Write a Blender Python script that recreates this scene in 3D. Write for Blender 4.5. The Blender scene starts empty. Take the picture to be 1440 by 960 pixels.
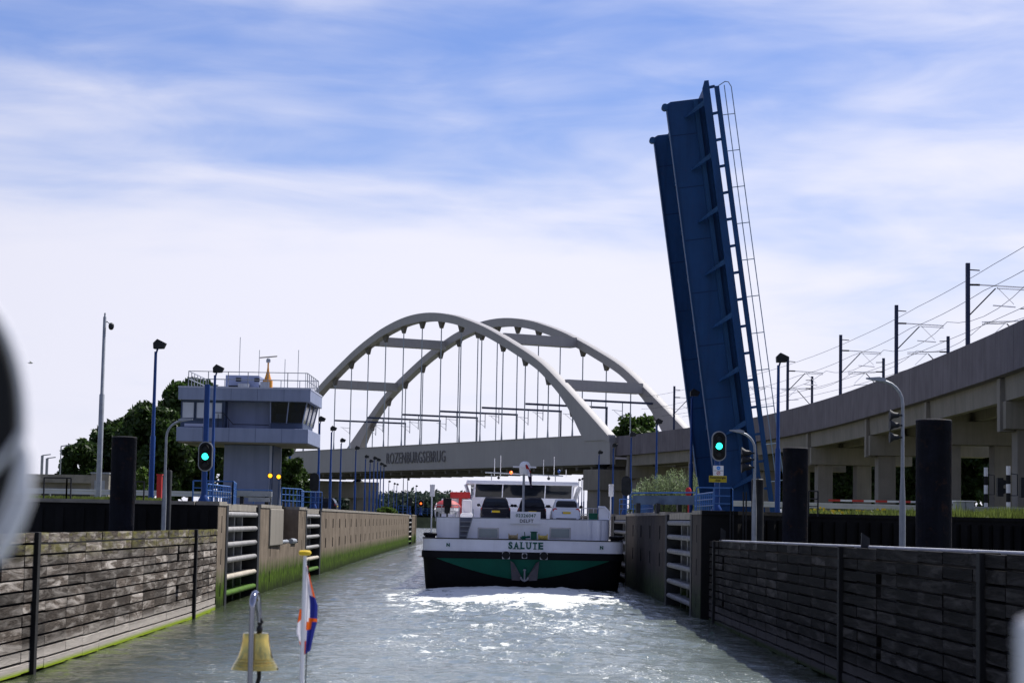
import bpy, math, random
from mathutils import Vector, Matrix
import numpy as np
R = math.radians
rng = random.Random(7)
sc = bpy.context.scene
COL = sc.collection

# ------------------------------------------------------------------ camera, sky, sun, exposure
F = 2880.0                       # focal length in photo pixels (1440 wide)
PITCH, ROLL = R(4.98), R(1.1)
EYE = Vector((0, 0, 4.0))
_r0, _u0 = Vector((1, 0, 0)), Vector((0, -math.sin(PITCH), math.cos(PITCH)))
FWD = Vector((0, math.cos(PITCH), math.sin(PITCH)))
RIGHT = _r0*math.cos(ROLL) + _u0*math.sin(ROLL)
UP = _u0*math.cos(ROLL) - _r0*math.sin(ROLL)
cam = bpy.data.cameras.new('camera'); camo = bpy.data.objects.new('camera', cam); COL.objects.link(camo)
cam.sensor_width = 36; cam.lens = 36*F/1440; cam.clip_start = 0.05; cam.clip_end = 20000
m = Matrix((RIGHT, UP, -FWD)).transposed().to_4x4(); m.translation = EYE; camo.matrix_world = m
cam.dof.use_dof = True; cam.dof.focus_distance = 90; cam.dof.aperture_fstop = 8.0
sc.camera = camo

SUN_AZ, SUN_EL = R(44), R(54)
sdir = Vector((math.sin(SUN_AZ)*math.cos(SUN_EL), math.cos(SUN_AZ)*math.cos(SUN_EL), math.sin(SUN_EL)))
sl = bpy.data.lights.new('sun', 'SUN'); slo = bpy.data.objects.new('sun', sl); COL.objects.link(slo)
sl.energy = 4.9; sl.angle = R(0.5); sl.color = (1, .96, .9)
slo.rotation_euler = sdir.to_track_quat('Z', 'Y').to_euler(); slo.location = (60, 80, 120)
w = bpy.data.worlds.new('World'); sc.world = w; w.use_nodes = True
def N(nt, t, **k):
    n = nt.nodes.new(t)
    for a, b in k.items(): setattr(n, a, b)
    return n
def build_world():
    nt = w.node_tree; nt.nodes.clear(); L = nt.links.new
    out = N(nt, 'ShaderNodeOutputWorld')
    sky = N(nt, 'ShaderNodeTexSky'); sky.sky_type = 'NISHITA'; sky.sun_disc = False
    sky.sun_elevation = SUN_EL; sky.sun_rotation = SUN_AZ; sky.air_density = 1.0; sky.dust_density = .3; sky.ozone_density = 2.5
    bg = N(nt, 'ShaderNodeBackground'); bg.inputs[1].default_value = .082
    tint = N(nt, 'ShaderNodeMix', data_type='RGBA', blend_type='MULTIPLY'); tint.inputs[0].default_value = 1
    tint.inputs[7].default_value = (.61, .71, 1.08, 1)
    L(sky.outputs[0], tint.inputs[6]); L(tint.outputs[2], bg.inputs[0])
    cb = N(nt, 'ShaderNodeBackground'); cb.inputs[0].default_value = (.69, .69, .79, 1); cb.inputs[1].default_value = 1.05
    tc = N(nt, 'ShaderNodeTexCoord')
    sep = N(nt, 'ShaderNodeSeparateXYZ'); L(tc.outputs['Generated'], sep.inputs[0])
    def noise(sx, sz, rot, scale, det, dist, rough=.55):
        mp = N(nt, 'ShaderNodeMapping'); mp.inputs['Scale'].default_value = (sx, 1, sz); mp.inputs['Rotation'].default_value = (0, rot, 0)
        L(tc.outputs['Generated'], mp.inputs[0])
        n = N(nt, 'ShaderNodeTexNoise'); n.inputs['Scale'].default_value = scale; n.inputs['Detail'].default_value = det
        n.inputs['Distortion'].default_value = dist; n.inputs['Roughness'].default_value = rough
        L(mp.outputs[0], n.inputs['Vector']); return n
    def math_(op, a, b=None, c=None, clamp=False):
        n = N(nt, 'ShaderNodeMath', operation=op); n.use_clamp = clamp
        for i, v in enumerate((a, b, c)):
            if v is None: continue
            if hasattr(v, 'type') or hasattr(v, 'links'): L(v, n.inputs[i])
            else: n.inputs[i].default_value = v
        return n.outputs[0]
    # clouds glow towards the sun (forward scattering); unseen rear half dimmed for shade fill
    dt = N(nt, 'ShaderNodeVectorMath', operation='DOT_PRODUCT'); L(tc.outputs['Generated'], dt.inputs[0]); dt.inputs[1].default_value = (math.sin(SUN_AZ), math.cos(SUN_AZ), 0)
    gl = N(nt, 'ShaderNodeMapRange', interpolation_type='SMOOTHSTEP'); gl.inputs[1].default_value = -.2; gl.inputs[2].default_value = .8; gl.inputs[3].default_value = .58; gl.inputs[4].default_value = .96
    L(dt.outputs['Value'], gl.inputs[0]); L(gl.outputs[0], cb.inputs[1])
    n1 = noise(1, 4.5, R(11), 3.0, 4, .3); n2 = noise(1.5, 7, R(15), 6, 6, .5, .55)
    s = math_('MULTIPLY_ADD', n1.outputs[0], .70, math_('MULTIPLY', n2.outputs[0], .30))
    # cover: thick towards the horizon, thin wisps higher up
    z = sep.outputs[2]
    low = N(nt, 'ShaderNodeMapRange'); low.inputs[1].default_value = .07; low.inputs[2].default_value = .225
    low.inputs[3].default_value = .335; low.inputs[4].default_value = .06; L(z, low.inputs[0])
    cov = math_('ADD', s, low.outputs[0])
    mr = N(nt, 'ShaderNodeMapRange', interpolation_type='SMOOTHSTEP'); mr.inputs[1].default_value = .42; mr.inputs[2].default_value = .82
    mr.inputs[3].default_value = .05; mr.inputs[4].default_value = .97
    L(cov, mr.inputs[0])
    mx = N(nt, 'ShaderNodeMixShader'); L(mr.outputs[0], mx.inputs[0]); L(bg.outputs[0], mx.inputs[1]); L(cb.outputs[0], mx.inputs[2])
    L(mx.outputs[0], out.inputs[0])
build_world()
sc.view_settings.view_transform = 'Standard'; sc.view_settings.look = 'None'
sc.view_settings.exposure = 0.45; sc.view_settings.gamma = 1.0; sc.view_settings.use_curve_mapping = False
sc.cycles.max_bounces = 6; sc.cycles.transparent_max_bounces = 6

# ------------------------------------------------------------------ measuring
def W(px, py, Y):
    """world point seen at photo pixel (px,py) at distance Y along the lock"""
    d = FWD + RIGHT*((px-720)/F) + UP*((480-py)/F)
    return EYE + d*(Y/d.y)
def WX(px, Y): return W(px, 731, Y).x
def WZ(px, py, Y): return W(px, py, Y).z
def xL(Y): return -12.65 - .011*(Y-90)
def xR(Y): return 8.15 - .011*(Y-87)
QZ = 4.52      # quay level

# ------------------------------------------------------------------ materials
MATS = {}
def mat(name, col, rough=.6, metal=0, var=.18, scale=1.0, streak=0, bump=0, bscale=None, emit=None, estr=0, spec=.25,
        rust=0, algae=None, attr=False, trans=0):
    if name in MATS: return MATS[name]
    m = bpy.data.materials.new(name); m.use_nodes = True; nt = m.node_tree; L = nt.links.new
    b = nt.nodes['Principled BSDF']; MATS[name] = m
    b.inputs['Roughness'].default_value = rough; b.inputs['Metallic'].default_value = metal
    b.inputs['Specular IOR Level'].default_value = spec
    geo = N(nt, 'ShaderNodeNewGeometry'); tc = N(nt, 'ShaderNodeTexCoord')
    P = geo.outputs['Position']
    def mixc(fac, a, c, bt='MIX'):
        n = N(nt, 'ShaderNodeMix', data_type='RGBA', blend_type=bt)
        for i, v in ((0, fac), (6, a), (7, c)):
            if isinstance(v, (int, float)): n.inputs[i].default_value = v
            elif isinstance(v, tuple): n.inputs[i].default_value = v if len(v) == 4 else (*v, 1)
            else: L(v, n.inputs[i])
        return n.outputs[2]
    def noise(vec, s, det=5, rough_=.6, mp=None):
        if mp:
            q = N(nt, 'ShaderNodeMapping'); q.inputs['Scale'].default_value = mp; L(vec, q.inputs[0]); vec = q.outputs[0]
        n = N(nt, 'ShaderNodeTexNoise'); n.inputs['Scale'].default_value = s; n.inputs['Detail'].default_value = det
        n.inputs['Roughness'].default_value = rough_; L(vec, n.inputs['Vector']); return n.outputs[0]
    def ramp(f, a, c, lo=0., hi=1.):
        n = N(nt, 'ShaderNodeMapRange'); n.inputs[1].default_value = a; n.inputs[2].default_value = c
        n.inputs[3].default_value = lo; n.inputs[4].default_value = hi; L(f, n.inputs[0]); return n.outputs[0]
    lo = tuple(c*(1-var) for c in col); hi = tuple(min(1, c*(1+var)) for c in col)
    n1 = noise(P, scale)
    c = mixc(ramp(n1, .32, .68), lo, hi)
    if streak:
        n2 = noise(P, 1.0, 6, .65, (2.2, 2.2, .12))
        c = mixc(ramp(n2, .45, .72, 0, streak), c, tuple(x*.35 for x in col))
        n3 = noise(P, 1.0, 5, .6, (1.1, 1.1, .08))
        c = mixc(ramp(n3, .5, .75, 0, streak*.6), c, tuple(min(1, x*1.5) for x in col))
    if attr:
        a = N(nt, 'ShaderNodeAttribute', attribute_name='rnd')
        c = mixc(1.0, c, ramp(a.outputs['Fac'], 0, 1, 1-attr, 1+attr), 'MULTIPLY')
    if rust:
        c = mixc(ramp(noise(P, 3, 8, .7), .55, .75, 0, rust), c, (.12, .05, .02))
    if algae:
        z0, z1, acol = algae
        sep = N(nt, 'ShaderNodeSeparateXYZ'); L(P, sep.inputs[0])
        nn = noise(P, 1.6, 6, .7, (1, 1, .35))
        ad = N(nt, 'ShaderNodeMath', operation='MULTIPLY_ADD'); L(nn, ad.inputs[0]); ad.inputs[1].default_value = -(z1-z0)*1.6; L(sep.outputs[2], ad.inputs[2])
        f = ramp(ad.outputs[0], z0-(z1-z0)*.9, z1-(z1-z0)*.9, 1, 0)
        dk = mixc(ramp(noise(P, 2.2, 6, .7), .35, .65), tuple(x*.22 for x in acol), tuple(x*1.25 for x in acol))
        c = mixc(f, c, dk)
        f2 = ramp(ad.outputs[0], z0-(z1-z0)*.9-.9, z0-(z1-z0)*.9-.35, .85, 0)
        c = mixc(f2, c, tuple(x*.12 for x in acol))
    L(c, b.inputs['Base Color'])
    if bump:
        bn = N(nt, 'ShaderNodeBump'); bn.inputs['Strength'].default_value = bump; bn.inputs['Distance'].default_value = .05
        L(noise(P, bscale or scale*6, 8, .65), bn.inputs['Height']); L(bn.outputs[0], b.inputs['Normal'])
    if emit:
        b.inputs['Emission Color'].default_value = (*emit, 1); b.inputs['Emission Strength'].default_value = estr
    if trans:
        tr = N(nt, 'ShaderNodeBsdfTranslucent'); L(c, tr.inputs[0])
        ms = N(nt, 'ShaderNodeMixShader'); ms.inputs[0].default_value = trans
        L(b.outputs[0], ms.inputs[1]); L(tr.outputs[0], ms.inputs[2]); L(ms.outputs[0], nt.nodes['Material Output'].inputs[0])
    return m
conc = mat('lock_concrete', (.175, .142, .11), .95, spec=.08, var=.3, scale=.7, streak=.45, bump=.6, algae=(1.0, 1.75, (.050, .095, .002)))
conc_d = mat('lock_concrete_painted_shade', (.045, .036, .031), .9, var=.3, scale=.6, streak=.85, bump=.5, algae=(.7, 1.8, (.03, .05, .012)))  # darker copy of the lock concrete, shade painted into its colour
quayd = mat('quay_sheet_painted_shade', (.010, .010, .011), .9, spec=.15, var=.4, scale=.5, streak=.5, bump=.3)  # near-black base colour carries the shade of the quay front
coping = mat('coping_concrete', (.24, .22, .19), .9, var=.25, scale=1.5, bump=.4)
via_c = mat('viaduct_concrete', (.16, .143, .160), .85, var=.16, scale=.35, streak=.55, bump=.2)
beam_c = mat('beam_concrete', (.23, .21, .18), .85, var=.14, scale=.3, streak=.3, bump=.2)
bridge_m = mat('bridge_paint', (.32, .31, .315), .5, var=.05, scale=.2, streak=.12)
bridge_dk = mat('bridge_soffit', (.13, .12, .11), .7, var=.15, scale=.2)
steel_g = mat('galvanised_steel', (.29, .31, .34), .5, .3, var=.15, scale=3)
hang_m = mat('hanger_steel', (.30, .34, .38), .5, .2, var=.1)
dark_s = mat('dark_steel', (.022, .024, .028), .6, .2, var=.3, scale=2)
blue = mat('signal_blue', (.010, .048, .20), .42, var=.12, scale=1.5)
blue_l = mat('railing_blue', (.05, .14, .38), .45, var=.15, scale=2)
leaf_blue = mat('bascule_blue', (.009, .055, .17), .6, var=.16, scale=.35, streak=.35, bump=.15, rust=.12)
leaf_blue2 = mat('bascule_blue_light', (.016, .072, .19), .6, var=.15, scale=.4, streak=.3)
navy = mat('gantry_navy', (.018, .03, .075), .5, var=.1)
tower_p = mat('tower_panel', (.235, .275, .41), .55, var=.07, scale=.5, streak=.25)
tower_l = mat('tower_panel_light', (.42, .45, .58), .55, var=.05, scale=.5)
tower_d = mat('tower_panel_dark', (.06, .085, .15), .6, var=.1)
white = mat('ship_white', (.80, .81, .87), .35, var=.05, scale=.8, streak=.12)
white_p = mat('white_paint', (.78, .78, .80), .4, var=.05)
blackp = mat('ship_black', (.006, .006, .008), .6, spec=.15, var=.3, scale=.8, streak=.3)
greenp = mat('ship_green', (.004, .105, .065), .35, var=.12, scale=.7, streak=.2)
green_t = mat('lettering_green', (.01, .10, .075), .5, var=.02)
glass = mat('dark_glass', (.008, .011, .017), .06, .0, var=.2, spec=.3)
glass_l = mat('pale_glass', (.16, .22, .25), .15, var=.1, spec=.8)
blind = mat('window_blind', (.55, .58, .66), .6, var=.03)
rubber = mat('black_rubber', (.015, .015, .016), .8, var=.2)
pile_m = mat('mooring_pile_tar', (.008, .009, .016), .8, spec=.15, var=.5, scale=1.2, streak=.9, bump=.6, rust=.35, algae=(-.2, .6, (.02, .04, .01)))
red = mat('red_paint', (.45, .03, .03), .5, var=.1)
redw = mat('red_band', (.55, .06, .05), .6, var=.1)
orange = mat('orange_paint', (.60, .25, .03), .5, var=.1)
yellow = mat('yellow_paint', (.72, .50, .03), .5, var=.1)
chrome = mat('polished_steel', (.30, .31, .36), .10, 1.0, var=.04)
brass = mat('brass', (.62, .47, .13), .17, 1.0, var=.14, scale=14)
orange_f = mat('orange_cloth', (.75, .13, .015), .8, var=.08, trans=.3)
blue_f = mat('blue_cloth', (.03, .04, .26), .8, var=.08, trans=.3)
white_f = mat('white_cloth', (.75, .74, .80), .8, var=.05, trans=.35)
redf = mat('red_cloth', (.45, .03, .03), .8, var=.05, trans=.3)
bark = mat('bark', (.07, .055, .04), .9, var=.3, scale=3, bump=.5)
asphalt = mat('asphalt', (.05, .05, .052), .9, var=.2)
carblk = mat('car_black', (.004, .004, .008), .35, 0, spec=.2, var=.1)
cargry = mat('car_charcoal', (.008, .009, .018), .35, 0, spec=.2, var=.1)
carwht = mat('car_white', (.72, .74, .78), .25, var=.02)
tail = mat('tail_lamp', (.5, .02, .02), .25, var=.1)
e_green = mat('signal_green_lit', (.0, .5, .4), .4, emit=(.03, .95, .72), estr=2.2)
e_amber = mat('amber_lamp_lit', (.8, .4, 0), .4, emit=(1, .42, .02), estr=1.5)
e_red = mat('red_lamp_lit', (.8, .1, 0), .4, emit=(1, .12, .02), estr=2.6)

def leafmat(name, col, var=.45):
    m = mat(name, col, .55, var=var, scale=.5, attr=.45, trans=.35, spec=.3); return m
lf_dark = leafmat('leaf_dark', (.035, .066, .016)); lf_mid = leafmat('leaf_mid', (.045, .085, .016))
lf_lite = leafmat('leaf_light', (.09, .15, .028)); lf_wil = leafmat('leaf_willow', (.17, .22, .11))
lf_far_haze = leafmat('leaf_far_haze', (.035, .055, .04)); grass_m = leafmat('grass_blades', (.12, .155, .035))  # far leaves: bluish haze painted into the leaf colour
flower_m = mat('yellow_blossom', (.7, .5, .03), .7, attr=.2)

def plank_mat(name, base, pale, dark, moss):
    m = bpy.data.materials.new(name); m.use_nodes = True; nt = m.node_tree; L = nt.links.new; b = nt.nodes['Principled BSDF']
    b.inputs['Roughness'].default_value = .9; b.inputs['Specular IOR Level'].default_value = .12
    geo = N(nt, 'ShaderNodeNewGeometry'); P = geo.outputs['Position']
    at = N(nt, 'ShaderNodeAttribute', attribute_name='rnd')
    sep = N(nt, 'ShaderNodeSeparateXYZ'); L(P, sep.inputs[0])
    # offset the grain per plank
    cmb = N(nt, 'ShaderNodeCombineXYZ'); mu = N(nt, 'ShaderNodeMath', operation='MULTIPLY'); mu.inputs[1].default_value = 37
    L(at.outputs['Fac'], mu.inputs[0]); L(mu.outputs[0], cmb.inputs[1])
    va = N(nt, 'ShaderNodeVectorMath', operation='ADD'); L(P, va.inputs[0]); L(cmb.outputs[0], va.inputs[1])
    def noise(sc_, s, det=7, dist=0):
        q = N(nt, 'ShaderNodeMapping'); q.inputs['Scale'].default_value = sc_; L(va.outputs[0], q.inputs[0])
        n = N(nt, 'ShaderNodeTexNoise'); n.inputs['Scale'].default_value = s; n.inputs['Detail'].default_value = det
        n.inputs['Roughness'].default_value = .62; n.inputs['Distortion'].default_value = dist; L(q.outputs[0], n.inputs['Vector']); return n.outputs[0]
    def rmp(f, a, c, lo=0, hi=1):
        n = N(nt, 'ShaderNodeMapRange'); n.inputs[1].default_value = a; n.inputs[2].default_value = c
        n.inputs[3].default_value = lo; n.inputs[4].default_value = hi; L(f, n.inputs[0]); return n.outputs[0]
    def mix(f, a, c, bt='MIX'):
        n = N(nt, 'ShaderNodeMix', data_type='RGBA', blend_type=bt)
        for i, v in ((0, f), (6, a), (7, c)):
            if isinstance(v, (int, float)): n.inputs[i].default_value = v
            elif isinstance(v, tuple): n.inputs[i].default_value = (*v, 1)
            else: L(v, n.inputs[i])
        return n.outputs[2]
    grain = noise((1, .8, 10), 2.2, 8, 1.2); blot = noise((1, .40, 3.2), 1.2, 8, .9); big = noise((1, .15, .5), 1.0, 3)
    c = mix(rmp(grain, .38, .66), dark, base)
    c = mix(rmp(blot, .46, .66), c, pale)
    c = mix(rmp(big, .45, .62, 0, .75), c, tuple(x*.5 for x in dark))
    c = mix(1.0, c, rmp(at.outputs['Fac'], 0, 1, .5, 1.5), 'MULTIPLY')
    zb = rmp(sep.outputs[2], .35, .75, .8, 0); c = mix(zb, c, tuple(min(1, x*1.15) for x in pale))
    if moss:
        nm = noise((1, .6, 3), 1.3, 6)
        a1 = N(nt, 'ShaderNodeMath', operation='MULTIPLY'); L(rmp(sep.outputs[2], 2.7, 3.2), a1.inputs[0]); L(rmp(nm, .42, .6, 0, .75), a1.inputs[1])
        c = mix(a1.outputs[0], c, (.16, .15, .03))
    c = mix(rmp(sep.outputs[2], .02, .13, 1, 0), c, (.22, .30, .01) if moss else (.03, .045, .01))
    L(c, b.inputs['Base Color'])
    bn = N(nt, 'ShaderNodeBump'); bn.inputs['Strength'].default_value = .8; bn.inputs['Distance'].default_value = .03
    L(grain, bn.inputs['Height']); L(bn.outputs[0], b.inputs['Normal'])
    return m
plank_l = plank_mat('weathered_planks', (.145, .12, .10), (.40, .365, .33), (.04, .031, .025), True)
plank_r = plank_mat('weathered_planks_painted_shade', (.018, .0155, .015), (.066, .060, .058), (.004, .0035, .003), False)  # same planks with the right bank's shade painted into the colours

# ------------------------------------------------------------------ mesh builder
WO = {}
class MB:
    def __init__(s): s.v = []; s.f = []; s.mi = []; s.rn = []
    def add(s, vs, fs, mi=0, rnd=.5):
        o = len(s.v); s.v += [tuple(v) for v in vs]; s.f += [tuple(i+o for i in f) for f in fs]
        s.mi += [mi]*len(fs); s.rn += [rnd]*len(fs); return s
    def box(s, x0, x1, y0, y1, z0, z1, mi=0, rnd=.5):
        return s.add([(x0,y0,z0),(x1,y0,z0),(x1,y1,z0),(x0,y1,z0),(x0,y0,z1),(x1,y0,z1),(x1,y1,z1),(x0,y1,z1)],
                     [(0,3,2,1),(4,5,6,7),(0,1,5,4),(1,2,6,5),(2,3,7,6),(3,0,4,7)], mi, rnd)
    def hexa(s, p, mi=0, rnd=.5):    # 8 points: bottom 4, top 4
        return s.add(p, [(0,3,2,1),(4,5,6,7),(0,1,5,4),(1,2,6,5),(2,3,7,6),(3,0,4,7)], mi, rnd)
    def bar(s, a, b, wd, h=None, mi=0, rnd=.5):   # square bar between two points
        a, b = Vector(a), Vector(b); h = h or wd; d = (b-a)
        if d.length < 1e-6: return s
        d.normalize(); up = Vector((0,0,1)) if abs(d.z) < .95 else Vector((0,1,0))
        x = d.cross(up).normalized()*wd/2; y = x.cross(d).normalized()*h/2
        return s.hexa([a-x-y, a+x-y, b+x-y, b-x-y, a-x+y, a+x+y, b+x+y, b-x+y], mi, rnd)
    def tube(s, pts, r, n=8, mi=0, rs=None, rnd=.5, cap=True):
        pts = [Vector(p) for p in pts]; rings = []
        prev = None
        for i, p in enumerate(pts):
            t = (pts[min(i+1, len(pts)-1)]-pts[max(i-1, 0)]).normalized()
            if prev is None:
                up = Vector((0,0,1)) if abs(t.z) < .9 else Vector((1,0,0))
                x = t.cross(up).normalized()
            else:
                x = (prev - t*prev.dot(t)).normalized()
            prev = x; y = t.cross(x); rr = rs[i] if rs else r
            rings.append([p + (x*math.cos(2*math.pi*k/n)+y*math.sin(2*math.pi*k/n))*rr for k in range(n)])
        vs = [q for rg in rings for q in rg]; fs = []
        for i in range(len(pts)-1):
            for k in range(n):
                fs.append((i*n+k, i*n+(k+1)%n, (i+1)*n+(k+1)%n, (i+1)*n+k))
        if cap: fs += [tuple(range(n))[::-1], tuple((len(pts)-1)*n+k for k in range(n))]
        return s.add(vs, fs, mi, rnd)
    def lathe(s, prof, c=(0,0,0), n=24, mi=0, axis='Z'):
        vs = []; fs = []
        for (r, z) in prof:
            for k in range(n):
                a = 2*math.pi*k/n
                p = (r*math.cos(a), r*math.sin(a), z)
                if axis == 'Y': p = (p[0], z, p[1])
                if axis == 'X': p = (z, p[0], p[1])
                vs.append((p[0]+c[0], p[1]+c[1], p[2]+c[2]))
        for i in range(len(prof)-1):
            for k in range(n): fs.append((i*n+k, i*n+(k+1)%n, (i+1)*n+(k+1)%n, (i+1)*n+k))
        fs += [tuple(range(n))[::-1], tuple((len(prof)-1)*n+k for k in range(n))]
        return s.add(vs, fs, mi)
    def prism(s, poly, vec, mi=0, rnd=.5):
        n = len(poly); v = Vector(vec); p = [Vector(q) for q in poly]
        vs = p + [q+v for q in p]
        fs = [tuple(range(n))[::-1], tuple(range(n, 2*n))] + [(i, (i+1) % n, n+(i+1) % n, n+i) for i in range(n)]
        return s.add(vs, fs, mi, rnd)
    def loft(s, rings, mi=0, cap=True):
        n = len(rings[0]); vs = [q for r in rings for q in r]; fs = []
        for i in range(len(rings)-1):
            for k in range(n): fs.append((i*n+k, i*n+(k+1) % n, (i+1)*n+(k+1) % n, (i+1)*n+k))
        if cap: fs += [tuple(range(n))[::-1], tuple((len(rings)-1)*n+k for k in range(n))]
        return s.add(vs, fs, mi)
    def build(s, name, mats, parent=None, smooth=False, bevel=0, origin=None, fixn=True):
        if not isinstance(mats, (list, tuple)): mats = [mats]
        V = np.array(s.v, dtype=float)
        if origin is None:
            lo = V.min(0); hi = V.max(0); origin = Vector(((lo[0]+hi[0])/2, (lo[1]+hi[1])/2, lo[2]))
        origin = Vector(origin)
        me = bpy.data.meshes.new(name); me.from_pydata((V-np.array(origin)).tolist(), [], s.f)
        for mm in mats: me.materials.append(mm)
        me.polygons.foreach_set('material_index', s.mi)
        at = me.attributes.new('rnd', 'FLOAT', 'FACE'); at.data.foreach_set('value', s.rn)
        if fixn and len(s.f) < 60000:
            import bmesh
            bm = bmesh.new(); bm.from_mesh(me); bmesh.ops.recalc_face_normals(bm, faces=bm.faces); bm.to_mesh(me); bm.free()
        if smooth:
            me.polygons.foreach_set('use_smooth', [True]*len(me.polygons))
            try: me.set_sharp_from_angle(angle=R(40))
            except Exception: pass
        o = bpy.data.objects.new(name, me); COL.objects.link(o)
        WO[o.name] = origin
        if parent: o.parent = parent; o.location = origin-WO[parent.name]
        else: o.location = origin
        if bevel:
            md = o.modifiers.new('bevel', 'BEVEL'); md.width = bevel; md.segments = 2; md.limit_method = 'ANGLE'; md.angle_limit = R(40)
        return o
def root(name, label, cat, loc=(0,0,0), group=None):
    o = bpy.data.objects.new(name, None); COL.objects.link(o); o.location = loc; o.empty_display_size = .3
    WO[o.name] = Vector(loc); o['label'] = label; o['category'] = cat
    if group: o['group'] = group
    return o
def tag(o, label, cat, group=None):
    o['label'] = label; o['category'] = cat
    if group: o['group'] = group
    return o
def struct(o): o['kind'] = 'structure'; return o
def copy_tree(o, parent=None):
    c = o.copy(); COL.objects.link(c)
    if parent: c.parent = parent
    for ch in list(o.children): copy_tree(ch, c)
    return c
def place(o, loc, rz=0, label=None, group=None, scale=None):
    o.location = loc; o.rotation_euler = (0, 0, rz)
    if label: o['label'] = label
    if group: o['group'] = group
    if scale: o.scale = scale
    return o
def text_mb(txt, size, depth, bold=0, spacing=1.0):
    """text as MB in XZ plane, facing -Y, centred on origin"""
    cu = bpy.data.curves.new('t', 'FONT'); cu.body = txt; cu.size = size; cu.extrude = depth/2; cu.offset = bold
    cu.align_x = 'CENTER'; cu.align_y = 'CENTER'; cu.space_character = spacing; cu.resolution_u = 3
    ob = bpy.data.objects.new('t', cu); COL.objects.link(ob)
    dg = bpy.context.evaluated_depsgraph_get(); me = bpy.data.meshes.new_from_object(ob.evaluated_get(dg))
    b = MB(); b.add([(v.co.x, -v.co.z, v.co.y) for v in me.vertices], [tuple(p.vertices) for p in me.polygons])
    bpy.data.objects.remove(ob); bpy.data.curves.remove(cu); bpy.data.meshes.remove(me)
    return b
def xform(b, M):
    b.v = [tuple(M @ Vector(v)) for v in b.v]; return b

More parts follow.
